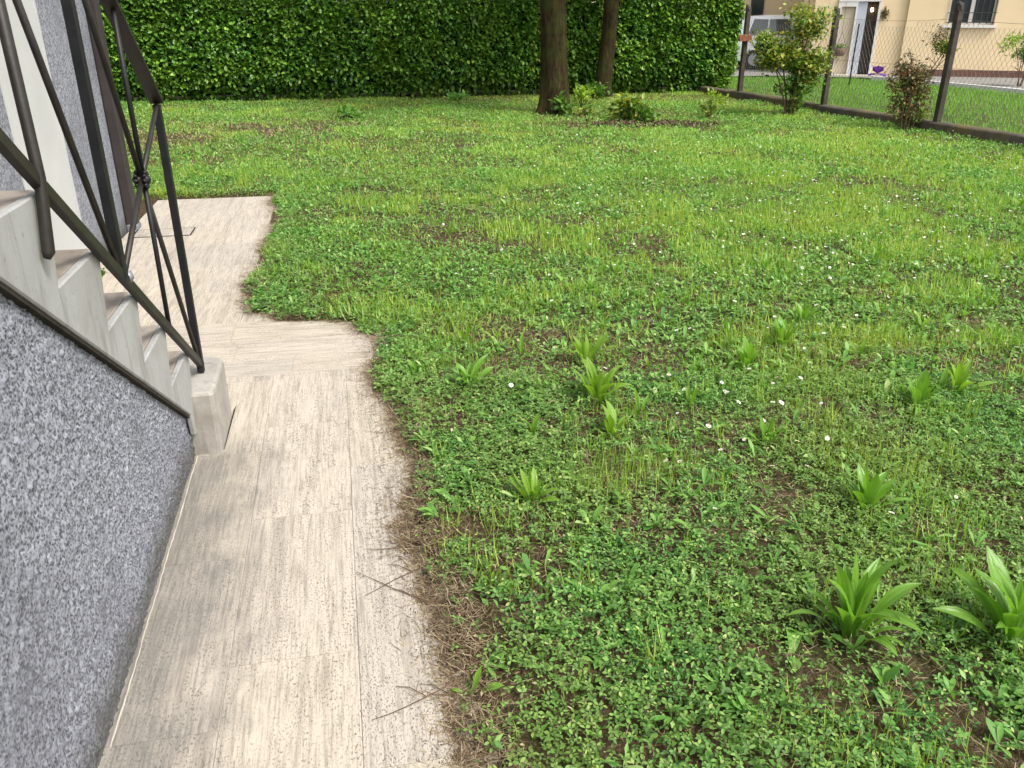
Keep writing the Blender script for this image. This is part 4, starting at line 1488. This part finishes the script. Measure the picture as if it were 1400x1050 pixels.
# --- small oval weed leaves mixed through the grass
parts = []
T, TF = leaf_tpl('diamond')
for (q_, ya, yb, l0, l1) in ((30000, .95, 3.6, .012, .034), (150000, 3.4, 9.5, .018, .042), (130000, 9.0, 17.5, .03, .055)):
    x, y = sample(q_, ya, yb)
    k = keep_lawn(x, y, .02) & (rng.random(len(x)) > bare(x, y) * .92) & (rng.random(len(x)) < (.35 if ya < 1 else .25 + .75 * sstep(.38, .58, fbm(x * 1.4 + 20, y * 1.4 + 31, 3))))
    x, y = x[k], y[k]; n = len(x)
    ln = rng.uniform(l0, l1, n)
    sc = np.stack([ln * rng.uniform(.5, 1.1, n), ln, ln], -1)[:, None, :]
    parts.append(scatter(T, TF, pts3(x, y, .004 + .035 * rng.random(n)), rng.uniform(0, 2 * PI, n), rng.normal(.45, .4, n), sc, roll=rng.normal(0, .4, n)))
o = obj('lawn_weeds', mesh_np('lawn_weeds', *merge(parts)), M['weed_low'])
tag(o, 'small oval weed leaves mixed all through the lawn', 'weeds', kind='stuff')

# neighbour's grass
q_ = 130000
s_ = rng.random(q_) * (KL + 6) - 6; dd_ = rng.random(q_) ** .8 * 9
x = KA[0] + KD[0] * s_ - KN[0] * (.22 + dd_); y = KA[1] + KD[1] * s_ - KN[1] * (.22 + dd_)
lim = np.interp(y, [13.4, 16.0, 18.4, 20.6, 22.3, 23.7, 24.2, 24.9], [12.7, 12.05, 11.45, 10.8, 10.2, 9.6, 9.0, 7.0])
k = (x < lim) & (y < 24.6); x, y = x[k], y[k]; n = len(x)
ln = rng.uniform(.06, .13, n); sc = np.stack([rng.uniform(.008, .016, n), ln, ln], -1)[:, None, :]
V = scatter(T1, TF1, np.stack([x, y, np.full(n, .0)], -1), rng.uniform(0, 2 * PI, n), rng.normal(1.0, .3, n), sc)
o = obj('neighbour_grass', mesh_np('neighbour_grass', *V), M['grass_nb'])
tag(o, 'longer bright green grass beyond the wire fence', 'grass', kind='stuff')

# --- low rosette weeds (dandelion-like leaves flat on the ground)
parts = []
TL = np.array([(0, 0, 0), (-.055, .25, .03), (-.11, .6, .05), (-.10, .82, .02), (0, 1, -.06), (.10, .82, .02), (.11, .6, .05), (.055, .25, .03), (0, .6, .03)], float)
FL = np.array([(0, 8, 1), (1, 8, 2), (2, 8, 3), (3, 8, 4), (4, 8, 5), (5, 8, 6), (6, 8, 7), (7, 8, 0)])
x, y = sample(4200, 1.0, 17, .9)
k = keep_lawn(x, y, .08) & (rng.random(len(x)) < .35 + .6 * sstep(-.3, .9, x)); x, y = x[k], y[k]
for j in range(len(x)):
    q_ = rng.integers(4, 9)
    ln = rng.uniform(.035, .085, q_) * (1 if y[j] > 2.2 else .85)
    parts.append(scatter(TL * np.array([rng.uniform(.7, 1.5), 1, 1]), FL, np.repeat(pts3(x[j:j + 1], y[j:j + 1], np.array([.006 + .012 * rng.random()])), q_, 0), rng.uniform(0, 2 * PI, q_), rng.normal(.45, .28, q_), ln))
o = obj('rosette_weeds', mesh_np('rosette_weeds', *merge(parts)), M['weed_low'])
tag(o, 'scattered low rosettes of broad weed leaves through the lawn', 'weeds', kind='stuff')

# --- pale dead leaf bits scattered in the lawn
parts = []
T, TF = leaf_tpl('diamond')
for (q_, ya, yb, l0, l1) in ((5000, .95, 4.0, .006, .022), (26000, 3.8, 11, .010, .030)):
    x, y = sample(q_, ya, yb)
    k = keep_lawn(x, y, .02) & (rng.random(len(x)) < .25 + .75 * sstep(.42, .60, fbm(x * 1.2 + 7, y * 1.2 + 3, 3))); x, y = x[k], y[k]; n = len(x)
    ln = rng.uniform(l0, l1, n); sc = np.stack([ln * rng.uniform(.3, .9, n), ln, ln], -1)[:, None, :]
    parts.append(scatter(T, TF, pts3(x, y, .012 + .03 * rng.random(n)), rng.uniform(0, 2 * PI, n), rng.normal(.2, .4, n), sc, roll=rng.normal(0, .4, n)))
o = obj('dead_leaf_bits', mesh_np('dead_leaf_bits', *merge(parts)), M['straw'])
tag(o, 'pale dead leaf bits caught in the grass all over the lawn', 'leaf bits', kind='stuff')

# --- dry straw, thatch and brown litter
parts = []
x, y = sample(70000, .95, 8)
xs_, ys_ = sample(60000, .95, 4.5); kk = bare(xs_, ys_) > .35; x = np.concatenate([x, xs_[kk]]); y = np.concatenate([y, ys_[kk]])
ub = rng.uniform(-.7, 6.9, 24000); vb_ = border(ub) + rng.normal(.02, .06, 24000)
x = np.concatenate([x, A[0] + DU[0] * ub + DN[0] * vb_]); y = np.concatenate([y, A[1] + DU[1] * ub + DN[1] * vb_])
e = lawn_amount(x, y)
u, v = to_uv(x, y)
br = bare(x, y)
pr = (e > -.02) * (.26 + .7 * br) + ((e > -.12) & (e < .16) & (u < 6.9)) * .32 * (1 - np.abs(e - .02) / .2)
k = own_lawn(x, y) & (rng.random(len(x)) < pr) & (u > -1.6)
x, y, e = x[k], y[k], e[k]; n = len(x)
ln = rng.uniform(.015, .06, n); sc = np.stack([rng.uniform(.0006, .0013, n) * (1 + .25 * y), ln, ln * .5], -1)[:, None, :]
z = np.where(e < .0, .004, .010) + .012 * rng.random(n) * (e > 0)
P = pts3(x, y, z); P[:, 2] = np.maximum(P[:, 2], .003)
T, TF = leaf_tpl('blade')
parts.append(scatter(T, TF, P, rng.uniform(0, 2 * PI, n), rng.normal(.05, .16, n) * (e > 0), sc))
q_ = 7000; x = rng.normal(-4.6, 1.6, q_); y = rng.normal(12.4, 1.3, q_); k = keep_lawn(x, y, .1); x, y = x[k], y[k]
xb, yb = sample(9000, 7.5, 18); k = keep_lawn(xb, yb, .1); x = np.concatenate([x, xb[k]]); y = np.concatenate([y, yb[k]]); n = len(x)
ln = rng.uniform(.03, .07, n); sc = np.stack([rng.uniform(.006, .012, n), ln, ln * .5], -1)[:, None, :]
parts.append(scatter(T, TF, pts3(x, y, .015), rng.uniform(0, 2 * PI, n), rng.normal(.25, .25, n), sc))
o = obj('dry_straw', mesh_np('dry_straw', *merge(parts)), M['straw'])
tag(o, 'dry straw coloured grass clippings strewn along the path edge and bare spots', 'clippings', kind='stuff')
parts = []
x, y = sample(90000, .95, 6)
ub = rng.uniform(-.7, 6.9, 90000); vb_ = border(ub) + rng.normal(.01, .055, 90000)
x = np.concatenate([x, A[0] + DU[0] * ub + DN[0] * vb_]); y = np.concatenate([y, A[1] + DU[1] * ub + DN[1] * vb_])
e = lawn_amount(x, y); u, v = to_uv(x, y); br = bare(x, y)
trail = np.exp(-((v - .55 + .1 * (u - 1.2)) / .14) ** 2) * np.exp(-((u - 1.25) / .6) ** 2) * sstep(.45, .62, fbm(x * 9, y * 9, 3))
pr = ((e > -.10) & (e < .22)) * np.exp(-((e - .03) / .055) ** 2) * (.25 + .75 * sstep(2.6, 1.4, u)) * .75 * sstep(.36, .6, fbm(u * 3.5, v * 3.5 + 2, 3)) + (e > 0) * br * .9 + (e < 0) * (.012 + .5 * trail) * (v > .08) + ((e > -.16) & (e < 0)) * .07
k = own_lawn(x, y) & (rng.random(len(x)) < pr) & (u > -1.6) & ((v > .02) | (u > 2.1))
x, y, e = x[k], y[k], e[k]; n = len(x)
ln = rng.uniform(.004, .015, n) * np.where(e > -.01, 1, .62); sc = np.stack([ln * rng.uniform(.2, .8, n), ln, ln], -1)[:, None, :]
P = pts3(x, y, .006 + .008 * rng.random(n) * (e > 0)); P[:, 2] = np.maximum(P[:, 2], .0035)
T, TF = leaf_tpl('diamond')
parts.append(scatter(T, TF, P, rng.uniform(0, 2 * PI, n), rng.normal(.0, .25, n) * np.where(e > 0, 1, .3), sc))
x = np.concatenate([rng.normal(2.4, .55, 4000), rng.normal(.85, .45, 700)]); y = np.concatenate([rng.normal(13.75, .22, 4000), rng.normal(14.9, .3, 700)]); n = len(x)
parts.append(scatter(T, TF, pts3(x, y, .012), rng.uniform(0, 2 * PI, n), rng.normal(.1, .3, n), rng.uniform(.03, .07, n)))
o = obj('leaf_litter', mesh_np('leaf_litter', *merge(parts)), M['litter'])
tag(o, 'brown crumbled leaf litter along the path edge and on the bare earth', 'leaf litter', kind='stuff')

# --- twigs lying on the paving
twigs = [((.34, .94), (.62, .58), 'long thin twig lying across the paving in front of the bare path edge'),
         ((.66, .92), (.52, .60), 'forked brown twig pointing from the path edge over the pale slab'),
         ((.70, .86), (.76, .62), 'short straight twig beside the forked one on the pale slab'),
         ((.13, .90), (.02, .60), 'curved dark twig reaching furthest over the slab from the litter'),
         ((.02, .88), (.10, .74), 'stubby twig leaning on the litter edge near the curved twig'),
         ((2.66, .72), (2.63, .98), 'pale straw coloured stem lying on the grass at the corner of the paving')]
for (ua, va), (ub, vb), lab in twigs:
    b = MB()
    pts = []
    for k in range(7):
        f_ = k / 6
        p = W(ua + (ub - ua) * f_ + .012 * math.sin(f_ * 5 + ua * 9), va + (vb - va) * f_ + .008 * math.sin(f_ * 7), 0)
        zg = float(max(ground_z(p[0], p[1]), .0)) + .006 + (.02 if lab.startswith('pale') else 0)
        pts.append((p[0], p[1], zg))
    o0 = Vector(pts[0])
    pts = [tuple(Vector(p) - o0) for p in pts]
    b.tube(pts, [.0026 - .0003 * k for k in range(7)], 5)
    q = Vector(pts[3])
    b.tube([q, q + Vector((-.05, .03, .003)), q + Vector((-.085, .035, .0))], [.0014, .0011, .0006], 4)
    o = b.build('twig', M['twig'] if not lab.startswith('pale') else M['straw'])
    o.location = o0
    tag(o, lab, 'twig', 'twigs fallen along the path edge')

# --- big weed clumps: every leaf its own part
def weed_leaf_mesh(bend, wid, seed, tip=1.0):
    rs = random.Random(seed)
    nseg = 7
    V = []; UVs = []; F = []
    ph = rs.uniform(0, 6)
    y_ = z_ = 0; ang = R(90)
    for i in range(nseg + 1):
        f_ = i / nseg
        wv = wid * (.22 + .78 * math.sin(min(1, f_ * 1.22 + .05) * PI * .5) ** 1.3) * (1 - max(0, (f_ - .62) / .38) ** 1.9 * tip)
        wv = max(wv, .004)
        for k, a_ in enumerate((-1, -.5, 0, .5, 1)):
            zz = abs(a_) * wv * .45 * (1 - .5 * f_) + .006 * math.sin(f_ * 9 + a_ * 3 + ph)
            V.append((a_ * wv, y_ - math.sin(ang) * zz * 1.0, z_ + math.cos(ang) * zz))
            UVs.append(((a_ + 1) / 2, f_))
        st = 1 / nseg
        ang = R(90) - bend * f_ ** 1.3
        y_ += math.cos(ang) * st; z_ += math.sin(ang) * st
    for i in range(nseg):
        for k in range(4):
            F.append((i * 5 + k, i * 5 + k + 1, (i + 1) * 5 + k + 1, (i + 1) * 5 + k))
    return mesh_np('weed_leaf', V, F, UVs, smooth=True)


LM = [weed_leaf_mesh(bd, wd, i) for i, (bd, wd) in enumerate([(.25, .09), (.45, .115), (.65, .105), (.95, .10), (.15, .08), (1.3, .095), (1.7, .085), (1.1, .115)])]
for m_ in LM:
    m_.materials.append(M['weed'])
LMY = []
for m_ in LM:
    c_ = m_.copy(); c_.materials.clear(); c_.materials.append(M['weed_y']); LMY.append(c_)
LMR = [weed_leaf_mesh(bd, .26, 40 + i, 1.0) for i, bd in enumerate((.7, 1.1, 1.5))]
for m_ in LMR:
    m_.materials.append(M['weed_low'])


def clump(x_, y_, hgt, n, seed, label, group=None, meshes=None, spread=1.0, wide=1.0, name='weed_clump'):
    rs = random.Random(seed)
    t = empty(name, (x_, y_, float(ground_z(x_, y_)) - .004))
    tag(t, label, 'weed', group)
    meshes = meshes or LM
    for k in range(n):
        f_ = k / max(1, n - 1)
        o_ = bpy.data.objects.new('leaf', rs.choice(meshes if (f_ < .72 or len(meshes) < 8) else meshes[-3:]))
        COL.objects.link(o_)
        o_.parent = t
        a_ = k * 2.399 + rs.uniform(-.7, .7)
        til = -((.75 if meshes is LMR else .05) + .56 * f_ ** 1.4 * spread + rs.uniform(-.14, .22))
        s_ = hgt * (1.0 - .35 * f_ + rs.uniform(-.32, .14))
        o_.scale = (s_ * rs.uniform(.8, 1.2) * wide, s_, s_)
        o_.rotation_euler = (til, rs.uniform(-.3, .3), a_)
        o_.rotation_mode = 'XYZ'
        o_.location = (-math.sin(a_) * .012 * f_ * 3 * hgt / .2, math.cos(a_) * .012 * f_ * 3 * hgt / .2, 0)
    return t


big = [
    (.95, 1.83, .225, 17, 'largest upright clump of broad ribbed leaves by the dry stalks', 1.0, None),
    (1.385, 1.80, .235, 14, 'tall broad leaved clump above the patch of rounded leaves', .8, None),
    (.385, 3.36, .19, 15, 'bright fan of broad leaves in the middle of a row of three clumps', .9, 'y'),
    (.41, 3.02, .135, 9, 'narrow bright clump standing on the path side of the row of three', .6, 'y'),
    (.37, 3.80, .17, 8, 'tall narrow clump on the hedge side of the row of three', .6, 'y'),
    (1.24, 2.47, .155, 13, 'upright broad leaved clump behind the largest one, with daisies at its foot', .9, None),
    (-.20, 3.52, .145, 12, 'spreading narrow leaved clump near the corner of the paving', 1.0, None),
    (.07, 2.50, .115, 13, 'low spreading clump of pointed leaves beside the fine grass tuft', 1.1, 'y'),
    (1.15, 3.75, .15, 8, 'lone upright clump on a bare earth spot with dead leaves', .7, None),
    (1.78, 3.28, .16, 11, 'leafy clump beside an upright grass tuft on the daisy side', .8, None),
    (2.02, 3.42, .16, 9, 'twin of the leafy clump, with paler blades', .8, 'y'),
    (1.42, 4.05, .15, 9, 'clump of long leaves just behind the bare earth spot', .8, None),
    (1.62, 4.35, .16, 8, 'tall thin clump rising among the daisies', .6, None),
    (1.02, 2.95, .13, 9, 'loose clump of grey green leaves among clover and daisies', 1.1, None),
]
for i, (x_, y_, hh, n, lab, sp, ky) in enumerate(big):
    clump(x_, y_, hh * 1.22, n + (7 if i < 2 else 4), 100 + i, lab, 'broad leaved weed clumps in the lawn', LMY if ky else LM, sp)
# small ones that only their place tells apart
q_ = 0; rs = random.Random(77)
while q_ < 105:
    y_ = rs.uniform(2.9, 10.5); x_ = rs.uniform(-1.9, .62 * y_ + .3)
    if float(lawn_amount(x_, y_)) < .15 or not bool(own_lawn(np.array(x_), np.array(y_))):
        continue
    if rs.random() > .45 + .4 * (x_ > .2):
        continue
    clump(x_, y_, rs.uniform(.075, .15), rs.randint(4, 8), 300 + q_, 'small tuft of pointed green leaves rising from the sunlit lawn', 'small leafy tufts across the lawn', LMY if rs.random() < .4 else LM, rs.uniform(.6, 1.0), .9, 'weed_tuft')
    q_ += 1
# rounded leaf patch bottom right and single broad leaves
clump(1.33, 1.60, .085, 16, 501, 'patch of rounded pale green leaves at the foot of the tall clump', None, LMR, 1.35, 1.3, 'broadleaf_plant')
clump(.76, 1.76, .10, 3, 502, 'single crinkled broad leaf lying beside the largest clump', None, LMR, 1.5, .8, 'broadleaf_plant')
clump(-.10, 1.62, .10, 4, 503, 'pale pointed leaves lying flat in the clover by the path edge', None, LM, 1.5, 1.2, 'broadleaf_plant')
clump(-.22, 2.62, .07, 4, 504, 'few small oval leaves on bare earth at the path edge', None, LMR, 1.3, .8, 'broadleaf_plant')
clump(-.06, 2.05, .06, 6, 505, 'fresh yellow green seedling in the brown litter near the path', None, LMY, 1.2, 1.0, 'broadleaf_plant')

# --- daisies
def daisy_mesh(seed):
    rs = random.Random(seed)
    m_ = MB()
    hh = .05
    m_.tube([(0, 0, -.01), (.003, 0, hh * .5), (0, 0, hh)], [.0012, .0011, .001], 4, 2)
    tx, ty = rs.uniform(-.3, .3), rs.uniform(-.3, .3)
    n = 10
    for k in range(n):
        a_ = 2 * PI * k / n
        pts = []
        for r_, off in ((.003, 0), (.0075, -.28), (.0115, 0), (.0075, .28)):
            x_, y_ = r_ * math.cos(a_ + off), r_ * math.sin(a_ + off)
            pts.append((x_, y_, hh + .001 + r_ * .15 + tx * x_ + ty * y_))
        m_.add(pts, [(0, 1, 2, 3)], 0)
    c_ = [(.0038 * math.cos(k * PI / 3), .0038 * math.sin(k * PI / 3), hh + .0025 + tx * .0038 * math.cos(k * PI / 3) + ty * .0038 * math.sin(k * PI / 3)) for k in range(6)]
    m_.add(c_ + [(0, 0, hh + .0045)], [(k, (k + 1) % 6, 6) for k in range(6)], 1)
    me = bpy.data.meshes.new('daisy')
    me.from_pydata(m_.v, [], m_.f)
    for mm in (M['petal'], M['yolk'], M['crown']):
        me.materials.append(mm)
    me.polygons.foreach_set('material_index', m_.m)
    return me


DM = [daisy_mesh(i) for i in range(4)]
rs = random.Random(5)
spots = []
clus = [(1.5 + rs.uniform(-1.2, 2.5), rs.uniform(3.2, 9)) for _ in range(26)] + [(1.35, 2.55), (.45, 2.55), (.95, 3.1), (2.6, 5.2), (3.0, 6.0), (2.2, 5.8), (3.4, 7.0)]
while len(spots) < 290:
    c_ = rs.choice(clus) if rs.random() < .75 else (rs.uniform(-.5, 4.5), rs.uniform(3, 11))
    x_, y_ = c_[0] + rs.gauss(0, .28), c_[1] + rs.gauss(0, .3)
    if y_ < 2.3 or abs(x_) > .66 * y_ + .3 or float(lawn_amount(x_, y_)) < .25 or not bool(own_lawn(np.array(x_), np.array(y_))):
        continue
    spots.append((x_, y_))
for x_, y_ in spots:
    o = bpy.data.objects.new('daisy', rs.choice(DM)); COL.objects.link(o)
    s_ = rs.uniform(.6, 1.05)
    o.scale = (s_ * 1.1, s_ * 1.1, s_ * 1.45)
    o.location = (x_, y_, float(ground_z(x_, y_)))
    o.rotation_euler = (rs.uniform(-.2, .2), rs.uniform(-.2, .2), rs.uniform(0, 6.28))
    tag(o, 'tiny white daisy with yellow eye blooming in the lawn', 'daisy', 'daisies scattered through the lawn')

n_ = 520
x = rng.uniform(-1.5, 7, n_ * 3); y = rng.uniform(5, 13.5, n_ * 3)
k = keep_lawn(x, y, .3) & (fbm(x * .7 + 5, y * .7, 3) > .47) & (x > -1 + .1 * y); x, y = x[k][:n_], y[k][:n_]; n_ = len(x)
T = np.array([(math.cos(k_ * PI / 3), math.sin(k_ * PI / 3), .1) for k_ in range(6)] + [(0, 0, 0)], float); TF = np.array([(k_, (k_ + 1) % 6, 6) for k_ in range(6)])
V = scatter(T, TF, pts3(x, y, .062 + .025 * rng.random(n_)), rng.uniform(0, 6, n_), rng.normal(.0, .3, n_), rng.uniform(.006, .010, n_))
o = obj('distant_daisies', mesh_np('distant_daisies', *V), M['petal'])
tag(o, 'countless tiny white daisy heads dotting the sunny lawn', 'daisies', kind='stuff')
tri = sum(sum(len(p.vertices) - 2 for p in m_.polygons) for m_ in bpy.data.meshes if m_.users and len(m_.polygons) < 5000) + sum(len(m_.polygons) for m_ in bpy.data.meshes if len(m_.polygons) >= 5000)
print('approx triangles', tri)
